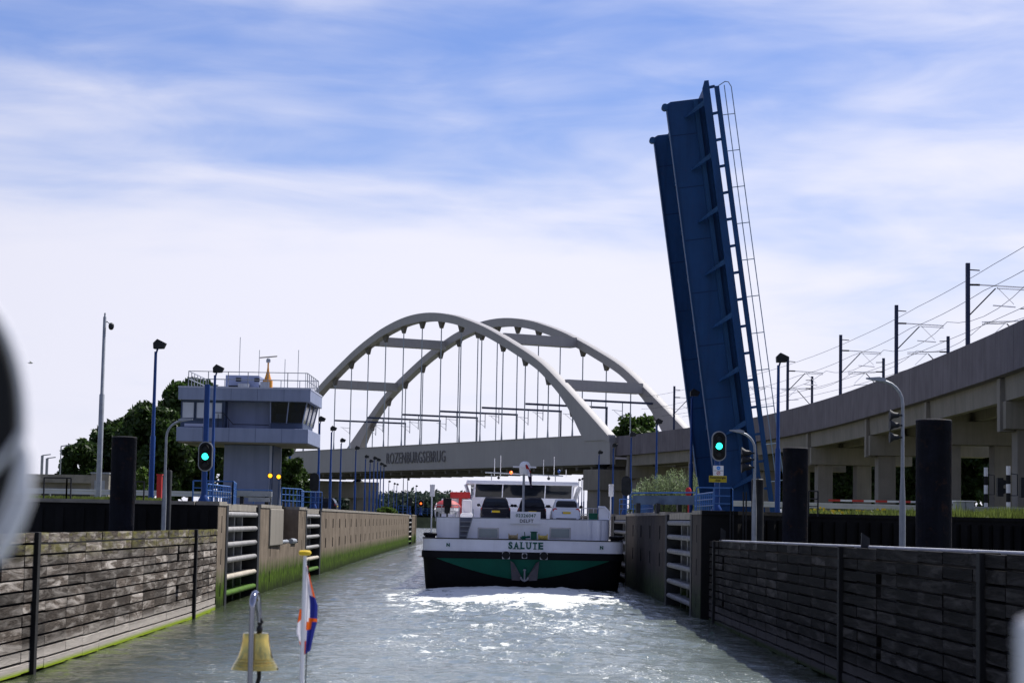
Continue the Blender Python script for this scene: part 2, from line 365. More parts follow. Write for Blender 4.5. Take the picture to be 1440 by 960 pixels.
# ------------------------------------------------------------------ setting: water, ground
def build_water():
    m = bpy.data.materials.new('canal_water'); m.use_nodes = True; nt = m.node_tree; L = nt.links.new; b = nt.nodes['Principled BSDF']
    geo = N(nt, 'ShaderNodeNewGeometry'); P = geo.outputs['Position']
    sep = N(nt, 'ShaderNodeSeparateXYZ'); L(P, sep.inputs[0])
    def noise(sc_, s, det, rough=.6, dist=0):
        q = N(nt, 'ShaderNodeMapping'); q.inputs['Scale'].default_value = sc_; L(P, q.inputs[0])
        n = N(nt, 'ShaderNodeTexNoise'); n.inputs['Scale'].default_value = s; n.inputs['Detail'].default_value = det
        n.inputs['Roughness'].default_value = rough; n.inputs['Distortion'].default_value = dist; L(q.outputs[0], n.inputs['Vector']); return n.outputs[0]
    def ma(op, a, c):
        n = N(nt, 'ShaderNodeMath', operation=op)
        for i, v in enumerate((a, c)):
            if isinstance(v, (int, float)): n.inputs[i].default_value = v
            else: L(v, n.inputs[i])
        return n.outputs[0]
    def rmp(f, a, c, lo=0, hi=1, sm=True):
        n = N(nt, 'ShaderNodeMapRange', interpolation_type='SMOOTHSTEP' if sm else 'LINEAR'); n.inputs[1].default_value = a; n.inputs[2].default_value = c
        n.inputs[3].default_value = lo; n.inputs[4].default_value = hi; L(f, n.inputs[0]); return n.outputs[0]
    big = noise((1, .8, 1), .6, 3); mid = noise((.8, 1, 1), 2.2, 5, .65, .8); fine = noise((1, 1, 1), 9, 4, .65)
    h = ma('ADD', ma('ADD', ma('MULTIPLY', big, .50), ma('MULTIPLY', mid, .26)), ma('MULTIPLY', fine, .07))
    bn = N(nt, 'ShaderNodeBump'); bn.inputs['Strength'].default_value = 1.0; bn.inputs['Distance'].default_value = .24
    L(h, bn.inputs['Height']); L(bn.outputs[0], b.inputs['Normal'])
    # foam churned up astern of the barge, plus painted glint flecks
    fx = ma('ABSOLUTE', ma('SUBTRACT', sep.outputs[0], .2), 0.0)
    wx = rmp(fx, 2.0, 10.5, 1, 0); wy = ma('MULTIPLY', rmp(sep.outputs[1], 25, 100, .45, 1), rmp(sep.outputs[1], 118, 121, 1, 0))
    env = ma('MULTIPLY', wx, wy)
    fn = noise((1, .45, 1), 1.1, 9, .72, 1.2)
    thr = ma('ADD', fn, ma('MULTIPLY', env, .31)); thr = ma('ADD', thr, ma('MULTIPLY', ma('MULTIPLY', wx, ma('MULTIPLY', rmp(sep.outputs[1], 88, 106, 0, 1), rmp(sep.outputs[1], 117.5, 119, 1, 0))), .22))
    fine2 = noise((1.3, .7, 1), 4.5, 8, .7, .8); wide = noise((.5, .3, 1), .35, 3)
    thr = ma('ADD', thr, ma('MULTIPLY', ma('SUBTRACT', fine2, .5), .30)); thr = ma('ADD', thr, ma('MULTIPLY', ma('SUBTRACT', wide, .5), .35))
    foam_glints = rmp(thr, .79, .93, 0, .95)
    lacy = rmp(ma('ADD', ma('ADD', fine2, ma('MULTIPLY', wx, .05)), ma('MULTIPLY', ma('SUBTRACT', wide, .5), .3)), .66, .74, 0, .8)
    foam_glints = ma('MAXIMUM', foam_glints, lacy)
    glint_spk = noise((.8, 2.2, 1), 5.0, 3, .7, .4); foam_glints = ma('MAXIMUM', foam_glints, rmp(ma('ADD', ma('ADD', glint_spk, ma('MULTIPLY', wx, .035)), ma('MULTIPLY', ma('SUBTRACT', wide, .5), .22)), 0.685, .73, 0, .8))  # white flecks painted into the colour as sun glints
    c = N(nt, 'ShaderNodeMix', data_type='RGBA'); L(foam_glints, c.inputs[0]); aer = N(nt, 'ShaderNodeMix', data_type='RGBA'); L(rmp(ma('ADD', ma('MULTIPLY', wx, .55), ma('ADD', ma('MULTIPLY', wide, .6), ma('MULTIPLY', fn, .4))), .45, 1.05), aer.inputs[0]); aer.inputs[6].default_value = (.035, .045, .024, 1); aer.inputs[7].default_value = (.15, .178, .16, 1)
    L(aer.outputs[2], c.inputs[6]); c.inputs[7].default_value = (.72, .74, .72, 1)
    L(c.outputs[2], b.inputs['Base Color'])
    L(rmp(foam_glints, 0, 1, .05, .75), b.inputs['Roughness']); b.inputs['IOR'].default_value = 1.33
    # one sheet: real wavelets in the lock, flat far away
    xs = [-3000, -300, -40, -16] + list(np.arange(-13.6, 9.8, .15)) + [12, 40, 300, 3000]
    ys = [-60, 0, 25]; y = 36.0
    while y < 335: ys.append(y); y += .13 if y < 80 else (.13+(y-80)*.006)
    ys += [360, 420, 900, 3500]
    Xg, Yg = np.meshgrid(np.array(xs), np.array(ys)); rs = np.random.RandomState(4); H = np.zeros_like(Xg)
    wk = np.exp(-((Xg-.5)/5.5)**2)*np.clip((Yg-30)/60, .45, 1)*(Yg < 119)
    def bumpf(lmin, lmax, n, amp):
        h = np.zeros_like(Xg)
        for _ in range(n):
            lam = np.exp(rs.uniform(np.log(lmin), np.log(lmax))); th = rs.uniform(0, 2*np.pi); k = 2*np.pi/lam
            ph = (Xg*np.cos(th)+Yg*np.sin(th))*k+rs.uniform(0, 6.28)+.7*np.sin(Xg*.31*rs.uniform(.5, 2)+Yg*.23*rs.uniform(.5, 2)+rs.uniform(0, 6))
            h += amp*lam*(1-np.abs(np.sin(ph/2)))*1.6
        return h/np.sqrt(n)
    H = bumpf(1.6, 5.5, 26, .018)*(.6+.9*wk) + bumpf(.55, 1.6, 34, .032)*(.5+.9*wk)
    H -= H.mean()
    env_ = ((Xg > -13.5) & (Xg < 9.6) & (Yg > 36.1) & (Yg < 334)).astype(float); H *= env_
    nx_, ny_ = len(xs), len(ys)
    V_ = np.stack([Xg, Yg, H], -1).reshape(-1, 3)
    I = (np.arange(ny_-1)[:, None]*nx_+np.arange(nx_-1)[None, :]).reshape(-1)
    Fq = np.stack([I, I+1, I+1+nx_, I+nx_], 1)
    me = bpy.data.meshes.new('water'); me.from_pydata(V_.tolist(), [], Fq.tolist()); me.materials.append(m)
    me.polygons.foreach_set('use_smooth', [True]*len(me.polygons))
    o = bpy.data.objects.new('water', me); COL.objects.link(o); struct(o)
build_water()
FAR = 900.0
XCL, XCR = xL(345), xR(345)
grd = mat('ground_soil', (.09, .10, .05), .95, var=.3, scale=.2)
gb = MB(); gz = QZ
quay_r = [(8.15+.6, 87.6), (13.5, 93.2), (25, 100.4), (60, 118.4), (400, 250), (3000, 1200)]
vs = [(-4000, 90.2, gz), (xL(90.2)-.8, 90.2, gz), (XCL-.8, 345, gz), (-60, 420, gz), (-60, FAR, gz), (-4000, FAR, gz),
      (60, FAR, gz), (60, 420, gz), (XCR+.8, 345, gz)] + [(x, y, gz) for x, y in quay_r] + [(4000, FAR+400, gz), (4000, 8000, gz), (-4000, 8000, gz)]
n0 = 9
gb.add(vs, [(0, 1, 2, 3, 4, 5), (8,)+tuple(range(9, 15))+(6, 7), (5, 4, 6, 14, 15, 16, 17)])
struct(gb.build('ground', grd, fixn=False))
fb = MB()      # far bank revetment and outer canal banks
fb.hexa([(-60.6, FAR-3, -1), (60.6, FAR-3, -1), (60.6, FAR+.3, -1), (-60.6, FAR+.3, -1), (-60.6, FAR-.2, gz-.004), (60.6, FAR-.2, gz-.004), (60.6, FAR+.3, gz-.004), (-60.6, FAR+.3, gz-.004)])
for s_ in (-1, 1):
    x0 = XCL if s_ < 0 else XCR
    fb.prism([(x0-.3*s_*-1, 345, -1), (x0+.5*s_, 345, -1), (x0+.5*s_, 345, gz-.006), (x0+.2*s_, 345, gz-.006)], (60*s_-x0, 75, 0))
    fb.prism([(60*s_-2*s_, 420, -1), (60.5*s_, 420, -1), (60.5*s_, 420, gz-.006), (60*s_-.2*s_, 420, gz-.006)], (0, FAR-421, 0))
struct(fb.build('canal_bank', grd))

# ------------------------------------------------------------------ lock walls
def wall_seg(b, xf, side, Y0, Y1, z0, z1, recesses=(), depth=.22, thick=1.5):
    """wall whose face lies on x=xf(Y); side=+1 face looks to +x, -1 to -x. recesses: (Ya,Yb,za,zb)"""
    ys = sorted({Y0, Y1, *[r[0] for r in recesses], *[r[1] for r in recesses]})
    zs = sorted({z0, z1, *[r[2] for r in recesses], *[r[3] for r in recesses]})
    def isr(a, c): 
        return any(r[0]-1e-6 <= a < r[1]-1e-6 and r[2]-1e-6 <= c < r[3]-1e-6 for r in recesses)
    for i in range(len(ys)-1):
        for k in range(len(zs)-1):
            a, c, z, t = ys[i], ys[i+1], zs[k], zs[k+1]
            if not isr(a, z):
                b.add([(xf(a), a, z), (xf(c), c, z), (xf(c), c, t), (xf(a), a, t)], [(0, 1, 2, 3)])
            else:
                d = -side*depth
                p = [(xf(a), a, z), (xf(c), c, z), (xf(c), c, t), (xf(a), a, t)]
                q = [(x+d, y, zz) for x, y, zz in p]
                b.add(p+q, [(4, 5, 6, 7), (0, 1, 5, 4), (1, 2, 6, 5), (2, 3, 7, 6), (3, 0, 4, 7)], 1)  # recess faces painted dark for the shade inside
    d = -side*thick
    for Y in (Y0, Y1): b.add([(xf(Y), Y, z0), (xf(Y)+d, Y, z0), (xf(Y)+d, Y, z1), (xf(Y), Y, z1)], [(0, 1, 2, 3)])
    b.add([(xf(Y0), Y0, z1), (xf(Y1), Y1, z1), (xf(Y1)+d, Y1, z1), (xf(Y0)+d, Y0, z1)], [(0, 1, 2, 3)])
    b.add([(xf(Y0)+d, Y0, z0), (xf(Y1)+d, Y1, z0), (xf(Y1)+d, Y1, z1), (xf(Y0)+d, Y0, z1)], [(0, 1, 2, 3)])
def slots(Y0, Y1, step=7.0, wd=.75, off=3.0):
    r = []; y = Y0+off
    while y < Y1-1:
        for (za, zb) in ((3.15, 3.85), (1.75, 2.45)): r.append((y, y+wd, za, zb))
        y += step
    return r
def cope(b, xf, side, Y0, Y1, z=4.40, t=.17, wd=1.0, pr=.04):
    a = side*pr; c = -side*wd
    b.hexa([(xf(Y0)+a, Y0, z), (xf(Y1)+a, Y1, z), (xf(Y1)+c, Y1, z), (xf(Y0)+c, Y0, z),
            (xf(Y0)+a, Y0, z+t), (xf(Y1)+a, Y1, z+t), (xf(Y1)+c, Y1, z+t), (xf(Y0)+c, Y0, z+t)])
def lock_side(side):
    xf = xL if side > 0 else xR
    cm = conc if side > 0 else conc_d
    nm = 'long tan concrete lock wall with green algae on the left bank' if side > 0 else 'concrete lock wall darkened by painted shade on the right bank beside the barge'
    if side > 0:
        segs = [(89.5, 92.2), (106.2, 117.0), (128, 133.0), (145.6, 311), (324, 345)]
    else:
        segs = [(87, 90.6), (104.3, 133), (147.2, 311), (324, 345)]
    rt = root('lock_wall', nm, 'lock wall', (xf(segs[0][0]), segs[0][0], 0))
    for (a, c) in segs:
        b = MB()
        rec = []
        if c-a > 20 and c-a > 60:
            rec = slots(a+1, c)
            y = a+14
            while y < c-2: rec.append((y, y+.13, 0.0, 4.3)); y += 16.5     # expansion joints
        elif c-a > 20: rec = slots(a, c, 6.5) + [(a+9.0, a+9.12, 0, 4.3), (a+19., a+19.12, 0, 4.3)]
        else:
            rec = [((a+c)/2-.12, (a+c)/2+.12, 3.2, 3.95), ((a+c)/2-.12, (a+c)/2+.12, 1.8, 2.5), ((a+c)/2-.12, (a+c)/2+.12, .4, 1.0)]
        wall_seg(b, xf, side, a, c, -1.5, 4.40, rec)
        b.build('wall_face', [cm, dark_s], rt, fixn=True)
        k = MB(); cope(k, xf, side, a, c); k.build('coping', coping, rt)
    # recess behind each gate
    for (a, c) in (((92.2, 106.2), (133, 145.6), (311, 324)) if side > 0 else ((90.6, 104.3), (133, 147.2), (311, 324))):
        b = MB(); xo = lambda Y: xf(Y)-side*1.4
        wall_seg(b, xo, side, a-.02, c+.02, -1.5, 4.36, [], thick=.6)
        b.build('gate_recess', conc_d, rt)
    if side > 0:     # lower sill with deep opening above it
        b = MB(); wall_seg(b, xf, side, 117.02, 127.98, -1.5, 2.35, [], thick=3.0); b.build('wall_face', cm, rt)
        b = MB(); wall_seg(b, lambda Y: xf(Y)-2.4, side, 117.03, 127.97, 2.2, 4.38, [], thick=.5); b.build('opening_back', dark_s, rt)  # back wall painted dark as shade in the opening
        b = MB(); b.box(xf(117)-1.2, xf(117)+.16, 110.6, 116.9, 2.35, 4.38)
        b.build('cast_block', beam_c, rt, bevel=.06)
        b = MB(); b.tube([(xf(118)-.1, 118, 2.5), (xf(123)-.2, 123, 2.47)], .12); b.tube([(xf(123), 123.2, 2.5), (xf(127), 126, 2.47)], .16)
        b.build('laid_pipe', steel_g, rt)
    return rt
lock_side(1); lock_side(-1)

def quay_front(side):
    b = MB()
    if side > 0:
        x1 = xL(89.5)-.02  # sheet also covers the pier end, its shade painted as black
        b.hexa([(-300, 90.4, -1.5), (x1, 89.40, -1.5), (x1, 89.49, -1.5), (-300, 91.5, -1.5),
                (-300, 90.4, 4.40), (x1, 89.40, 4.40), (x1, 89.49, 4.40), (-300, 91.5, 4.40)])
        k = MB(); k.hexa([(-300, 90.3, 4.402), (x1-1.01, 89.32, 4.402), (x1-1.01, 90.4, 4.402), (-300, 91.5, 4.402),
                (-300, 90.3, 4.56), (x1-1.01, 89.32, 4.56), (x1-1.01, 90.4, 4.56), (-300, 91.5, 4.56)])
        lab = 'sheet quay front painted black for its shade behind the left timber guide wall'
    else:
        pts = [(8.17, 86.93), (9.7, 86.96), (13.5, 92.5), (25, 99.7), (60, 117.7), (400, 249)]
        k = MB()
        for (x0, y0), (x1, y1) in zip(pts, pts[1:]):
            b.hexa([(x0, y0, -1.5), (x1, y1, -1.5), (x1, y1+.9, -1.5), (x0, y0+.9, -1.5), (x0, y0, 4.40), (x1, y1, 4.40), (x1, y1+.9, 4.40), (x0, y0+.9, 4.40)])
            k.hexa([(x0, y0-.08, 4.402), (x1, y1-.08, 4.402), (x1, y1+.9, 4.402), (x0, y0+.9, 4.402), (x0, y0-.08, 4.56), (x1, y1-.08, 4.56), (x1, y1+.9, 4.56), (x0, y0+.9, 4.56)])
        lab = 'sheet quay front painted black for its shade behind the right timber guide wall'
    # sheet pile ribs
    rt = root('quay_front', lab, 'quay wall', (-30 if side > 0 else 10, 90, 0))
    b.build('sheet_face', quayd, rt); k.build('coping', coping if side > 0 else quayd, rt)
    r = MB()
    if side > 0:
        for i in range(60): x = -13.4-i*.9; yb = 89.40+(-x-12.7)*.0035; r.box(x, x+.35, yb-.10, yb+.05, -1, 4.2)
    else:
        for i in range(60):
            x = 10+i*.6; seg = next(((a, c) for a, c in zip(pts, pts[1:]) if a[0] <= x <= c[0]), None)
            if seg is None: continue
            (x0, y0), (x1, y1) = seg; y = y0+(y1-y0)*(x-x0)/(x1-x0)
            r.box(x, x+.3, y-.17, y+.12, -1, 4.2)
    r.build('sheet_rib', quayd, rt)
    # horizontal waling and rub ladder
quay_front(1); quay_front(-1)

# ------------------------------------------------------------------ mitre gates folded into the recesses
def gate(side, Y0, Y1, label, far=False):
    xf = xL if side > 0 else xR
    rt = root('lock_gate', label, 'lock gate', (xf(Y0), Y0, 0), 'lock gate leaves folded into the walls')
    fx = lambda Y: xf(Y)-side*.12
    def slab(b, ya, yb, za, zb, d0, d1):
        b.hexa([(fx(ya)-side*d0, ya, za), (fx(yb)-side*d0, yb, za), (fx(yb)-side*d1, yb, za), (fx(ya)-side*d1, ya, za),
                (fx(ya)-side*d0, ya, zb), (fx(yb)-side*d0, yb, zb), (fx(yb)-side*d1, yb, zb), (fx(ya)-side*d1, ya, zb)])
    b = MB(); slab(b, Y0+.3, Y1-.3, -1.2, 4.1, .75, .95); b.build('skin_plate', dark_s, rt)
    for i, z in enumerate((4.02, 3.33, 2.63, 1.93, 1.15, .42)):
        b = MB(); slab(b, Y0+.25, Y1-.25, z-.10, z+.10, 0.0, .55)
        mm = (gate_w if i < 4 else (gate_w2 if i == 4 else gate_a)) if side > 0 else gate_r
        b.tube([(fx(Y0+.25)+side*.0, Y0+.25, z), (fx(Y1-.25), Y1-.25, z)], .125, 10)
        b.build('beam', mm, rt, smooth=True)
    n = 5
    for i in range(n):
        y = Y0+.6+(Y1-Y0-1.2)*i/(n-1)
        b = MB(); slab(b, y-.22, y+.22, -1.2, 4.0, .34, .60); b.build('post', gate_p, rt)
    b = MB(); slab(b, Y0+.05, Y0+.75, -1.3, 4.42, -.14, .9); b.build('heel_post', dark_s, rt)
    b = MB(); slab(b, Y1-.95, Y1-.05, -1.3, 4.42, -.14, .9); b.build('mitre_post', dark_s, rt)
    b = MB(); slab(b, Y0+.5, Y1-.5, 4.18, 4.50, -.02, 1.2); b.build('walkway', coping, rt)
    return rt
gate_r = mat('gate_beam_painted_shade', (.16, .165, .18), .7, var=.3, scale=2, rust=.3)  # darker beam copy, shade of the right wall painted in
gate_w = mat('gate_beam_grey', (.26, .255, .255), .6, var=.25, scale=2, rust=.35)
gate_w2 = mat('gate_beam_pale', (.40, .36, .30), .7, var=.2, scale=2, rust=.2)
gate_a = mat('gate_beam_algae', (.045, .11, .002), .8, var=.4, scale=3)
gate_p = mat('gate_post_grey', (.20, .21, .22), .7, var=.3, scale=1.5, rust=.4, algae=(.6, 1.6, (.04, .07, .01)))
gate(1, 92.3, 106.1, 'nearest gate leaf with grey tubular beams on the left wall')
gate(1, 133.1, 145.5, 'second gate leaf with grey beams on the left, past the deep wall opening')
gate(1, 311.1, 323.9, 'small far gate leaf at the end of the long left lock wall')
gate(-1, 90.7, 104.2, 'nearest gate leaf with pale beams on the right, beside the guide wall')
gate(-1, 133.1, 147.1, 'gate leaf close to the barge stern on the right wall')

# ------------------------------------------------------------------ timber guide walls
def guide_wall(side, pts, ztop, posts, slot_at, label, pm, rail):
    # cumulative path
    P = [Vector((x, y, 0)) for x, y in pts]; cum = [0]
    for a, c in zip(P, P[1:]): cum.append(cum[-1]+(c-a).length)
    def at(s):
        for i in range(len(P)-1):
            if s <= cum[i+1] or i == len(P)-2:
                t = (s-cum[i])/(cum[i+1]-cum[i]); p = P[i].lerp(P[i+1], t); d = (P[i+1]-P[i]).normalized()
                return p, Vector((d.y, -d.x, 0))*side     # outward normal towards the canal
    S = cum[-1]
    rt = root('guide_wall', label, 'guide wall', P[0])
    b = MB(); rows = 12; pitch = .292
    s_of_y = lambda Y: next((cum[i]+(Y-P[i].y)/(P[i+1].y-P[i].y)*(cum[i+1]-cum[i]) for i in range(len(P)-1) if P[i].y <= Y <= P[i+1].y), S)
    ps = [s_of_y(Y) for Y in posts]; sl_ = [s_of_y(Y) for Y in slot_at]
    joints = [0]; s = 0
    while s < S: s += rng.uniform(2.3, 2.7); joints.append(min(s, S))
    for r in range(rows):
        zt_off = ztop(0)
        for a, c in zip(joints, joints[1:]):
            parts = [(a, c)]
            for q in sl_:
                if (1 < r < 4 or 6 < r < 9):     # rows counted from the top
                    new = []
                    for (u, v) in parts:
                        if v <= q-.28 or u >= q+.28: new.append((u, v))
                        else:
                            if u < q-.28: new.append((u, q-.28))
                            if v > q+.28: new.append((q+.28, v))
                    parts = new
            for u, v in parts:
                if v-u < .1: continue
                p0, n0_ = at(u+.012); p1, n1_ = at(v-.012)
                z1 = ztop((u+v)/2)-r*pitch-rng.uniform(0, .012); z0 = z1-pitch+.045+rng.uniform(0, .025)
                o = rng.uniform(-.012, .012); th = .14
                a0 = p0+n0_*o; a1 = p1+n1_*(o+rng.uniform(-.01, .01)); k0 = p0-n0_*th; k1 = p1-n1_*th
                zz = Vector((0, 0, z0)); zt = Vector((0, 0, z1))
                b.hexa([a0+zz, a1+zz, k1+zz, k0+zz, a0+zt, a1+zt, k1+zt, k0+zt], 0, rng.random())
    b.build('planking', pm, rt)
    # backing frame
    b = MB()
    for i in range(len(P)-1):
        p0, nn = at(cum[i]+1e-4); p1 = P[i+1]
        q0 = P[i]-nn*.30; q1 = p1-nn*.30; r0 = P[i]-nn*.62; r1 = p1-nn*.62
        b.hexa([q0+Vector((0,0,-1.5)), q1+Vector((0,0,-1.5)), r1+Vector((0,0,-1.5)), r0+Vector((0,0,-1.5)),
                q0+Vector((0,0,ztop(cum[i])-.16)), q1+Vector((0,0,ztop(cum[i+1])-.16)), r1+Vector((0,0,ztop(cum[i+1])-.16)), r0+Vector((0,0,ztop(cum[i])-.16))])
    b.build('backing', dark_s, rt)
    for q in ps:
        p, nn = at(q); t = Vector((-nn.y, nn.x, 0))
        bb = MB(); c0 = p+nn*.10; c1 = p-nn*.3
        bb.hexa([c0-t*.15+Vector((0,0,-1.5)), c0+t*.15+Vector((0,0,-1.5)), c1+t*.15+Vector((0,0,-1.5)), c1-t*.15+Vector((0,0,-1.5)),
                 c0-t*.15+Vector((0,0,ztop(q)+.02)), c0+t*.15+Vector((0,0,ztop(q)+.02)), c1+t*.15+Vector((0,0,ztop(q)+.02)), c1-t*.15+Vector((0,0,ztop(q)+.02))])
        bb.build('post', post_m, rt, bevel=.02)
    if rail:
        bb = MB(); L_ = [at(S*i/14)[0]-at(S*i/14)[1]*.45+Vector((0, 0, ztop(S*i/14)+.02)) for i in range(15)]
        bb.tube(L_, .04, 8); bb.build('top_rail', mat('top_rail_grey', (.42, .42, .44), .5), rt, smooth=True)
    # rough top crust
    return rt
post_m = mat('guide_post_black', (.012, .012, .013), .8, var=.3, bump=.3)
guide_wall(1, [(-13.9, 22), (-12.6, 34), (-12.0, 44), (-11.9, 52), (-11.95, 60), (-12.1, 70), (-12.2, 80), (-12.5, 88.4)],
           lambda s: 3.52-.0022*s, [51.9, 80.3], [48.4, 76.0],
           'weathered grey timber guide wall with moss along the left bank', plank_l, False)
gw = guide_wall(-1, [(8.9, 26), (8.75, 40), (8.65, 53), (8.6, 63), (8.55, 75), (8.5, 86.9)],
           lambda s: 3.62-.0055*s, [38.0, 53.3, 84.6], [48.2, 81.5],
           'shade-painted timber guide wall with a white top rail along the right bank', plank_r, True)

# piles
def pile(px, Y, label):
    x = WX(px, Y)
    b = MB(); b.lathe([(.52, -1.5), (.52, 7.05), (.525, 7.06), (.525, 7.14), (.49, 7.17), (.30, 7.19)], (x, Y, 0), 32)
    o = b.build('mooring_pile', pile_m, smooth=True); tag(o, label, 'mooring pile', 'tall black steel mooring piles')
pile(171, 86, 'tall black mooring pile standing behind the left timber guide wall')
pile(1118, 84, 'farther black mooring pile right of the raised bridge')
pile(1313, 60, 'largest black mooring pile, in front of the viaduct columns')
def stub(px, Y, zt, r, label, nm='steel_post'):
    x = WX(px, Y); b = MB(); b.lathe([(r, -1.2), (r, zt), (r*.8, zt+.03)], (x, Y, 0), 16); b.tube([(x-.02, Y-r-.02, zt-.9), (x-.02, Y-r-.02, zt+.12)], .02)
    tag(b.build(nm, dark_s, smooth=True), label, 'post')
stub(236, 87, WZ(236, 662, 87), .12, 'slim dark post beside the curved street lamp on the left')
stub(1065, 86, WZ(1065, 674, 86), .26, 'thick dark post just left of the farther mooring pile')

# ------------------------------------------------------------------ arch bridge
BA = Vector((14.3, 330, 0)); BD = Vector((-57.15, 108.9, 0)); BL = BD.length; BU = BD.normalized(); BN = Vector((BU.y, -BU.x, 0))
def BP(t, wd, z): return BA + BD*t + BN*wd + Vector((0, 0, z))
HS = 330/2880.0
_tb = [(0, 340.5), (.06, 337.5), (.13, 327), (.18, 315), (.215, 305.5), (.25, 294.5), (.32, 269), (.40, 236.5), (.458, 204), (.54, 153.5), (.596, 118), (.66, 78)]
_tk = [(0, 1.65), (.30, 1.6), (.40, 1.7), (.458, 2.1), (.49, 2.9), (.524, 4.9), (.56, 8), (.596, 12), (.7, 12)]
def interp(tb, u):
    u = abs(u)
    for i in range(len(tb)-1):
        if u <= tb[i+1][0]:
            x0, y0 = tb[i]; x1, y1 = tb[i+1]
            xm, ym = tb[i-1] if i > 0 else (-tb[1][0], tb[1][1]); xp, yp = tb[i+2] if i+2 < len(tb) else (2*x1-x0, 2*y1-y0)
            m0 = (y1-ym)/(x1-xm); m1 = (yp-y0)/(xp-x0); h = x1-x0; s = (u-x0)/h
            return (2*s**3-3*s*s+1)*y0+(s**3-2*s*s+s)*h*m0+(-2*s**3+3*s*s)*y1+(s**3-s*s)*h*m1
    return tb[-1][1]
def arch_top(t): return 4 + interp(_tb, t-.56)*HS
def arch_th(t):
    u = abs(t-.56)
    for (x0, y0), (x1, y1) in zip(_tk, _tk[1:]):
        if u <= x1: return y0+(y1-y0)*(u-x0)/(x1-x0)
    return 12
BW = 16.2; DZ0, DZ1 = 13.15, 17.82
def arch_bridge():
    rt = root('arch_bridge', 'long grey steel arch bridge with twin arches crossing the canal', 'bridge', BP(.56, BW/2, 0))
    TH = .75
    for wd in (0, BW):
        b = MB(); rings = []; n = 96; t0, t1 = -.036, 1.156
        for i in range(n+1):
            t = t0+(t1-t0)*i/n; zt = arch_top(t); zb = max(zt-arch_th(t), 17.0)
            if i in (0, n): zb = zt-.9
            zb = min(zb, zt-.9)
            rings.append([BP(t, wd-TH, zb), BP(t, wd+TH, zb), BP(t, wd+TH, zt-.05), BP(t, wd+TH-.12, zt), BP(t, wd-TH+.12, zt), BP(t, wd-TH, zt-.05)])
        b.loft(rings)
        b.build('arch', bridge_m, rt, smooth=True)
        b = MB()
        b.hexa([BP(-.036, wd-.5, DZ0), BP(1.156, wd-.5, DZ0), BP(1.156, wd+.5, DZ0), BP(-.036, wd+.5, DZ0),
                BP(-.036, wd-.62, DZ1), BP(1.156, wd-.62, DZ1), BP(1.156, wd+.5, DZ1), BP(-.036, wd+.5, DZ1)])
        g = b.build('edge_girder', bridge_m, rt)
        b = MB(); b.hexa([BP(.03, wd-.72, DZ1), BP(1.09, wd-.72, DZ1), BP(1.09, wd+.55, DZ1), BP(.03, wd+.55, DZ1),
                BP(.03, wd-.72, DZ1+.14), BP(1.09, wd-.72, DZ1+.14), BP(1.09, wd+.55, DZ1+.14), BP(.03, wd+.55, DZ1+.14)])
        b.build('top_flange', bridge_m, g)
        for k in range(16):
            t = .0772+.0001+.0685*k-.006
            if t > 1.06: break
            zt = arch_top(t)-arch_th(t)
            b = MB(); b.tube([BP(t, wd, DZ1+.2), BP(t, wd, DZ1+1.6), BP(t, wd, zt-.5)], .13, 6, rs=[.20, .115, .115])
            h = b.build('hanger', hang_m, rt)
            s = .8/BL; g_ = 1.5
            if zt-DZ1 > 3:
                b = MB(); sl_ = (arch_top(t+.01)-arch_top(t-.01))/.02
                zl = arch_top(t-1.1/BL)-arch_th(t-1.1/BL); zr = arch_top(t+1.1/BL)-arch_th(t+1.1/BL)
                b.prism([BP(t-1.1/BL, wd-.3, zl+.1), BP(t-.2/BL, wd-.3, zt-1.25), BP(t+.2/BL, wd-.3, zt-1.25), BP(t+1.1/BL, wd-.3, zr+.1), BP(t, wd-.3, zt+.4)], BN*.6)
                b.build('gusset', bridge_dk, h)
    # deck
    b = MB(); b.hexa([BP(-.03, .55, 12.85), BP(1.15, .55, 12.85), BP(1.15, BW-.55, 12.85), BP(-.03, BW-.55, 12.85),
                      BP(-.03, .55, 14.0), BP(1.15, .55, 14.0), BP(1.15, BW-.55, 14.0), BP(-.03, BW-.55, 14.0)])
    for k in range(30):
        t = -.02+k*.04; b.hexa([BP(t, .3, 12.3), BP(t+.005, .3, 12.3), BP(t+.005, BW-.3, 12.3), BP(t, BW-.3, 12.3), BP(t, .3, 12.84), BP(t+.005, .3, 12.84), BP(t+.005, BW-.3, 12.84), BP(t, BW-.3, 12.84)])
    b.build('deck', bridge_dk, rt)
    # cross braces
    for t in (.107, .295, .735, .925):
        zt = arch_top(t)-.15; zb = zt-1.75
        b = MB(); e = .75/BL*1.6
        b.hexa([BP(t-e, .7, zb), BP(t+e, .7, zb), BP(t+e, BW-.7, zb), BP(t-e, BW-.7, zb), BP(t-e, .7, zt), BP(t+e, .7, zt), BP(t+e, BW-.7, zt), BP(t-e, BW-.7, zt)])
        b.build('cross_brace', bridge_m, rt)
    # raised lettering on the near girder
    tx = text_mb('ROZENBURGSEBRUG', 3.0, .25, bold=.0, spacing=1.08)
    xs = [v[0] for v in tx.v]; zs_ = [v[2] for v in tx.v]; wx = max(xs)-min(xs); hz = max(zs_)-min(zs_)
    cx, cz = (max(xs)+min(xs))/2, (max(zs_)+min(zs_))/2
    t_l, t_r = .663, .449; zc = (WZ(540, 645, BP(t_l, 0, 0).y)+WZ(621, 640, BP(t_r, 0, 0).y))/2; Lw = (t_l-t_r)*BL
    tx.v = [tuple(BP(t_l-(x-min(xs))/wx*(t_l-t_r), -.66+y*.35, zc+(z-cz)/hz*2.15)) for x, y, z in tx.v]
    tx.build('bridge_name', mat('letter_shadow_grey', (.13, .125, .135), .6), rt)
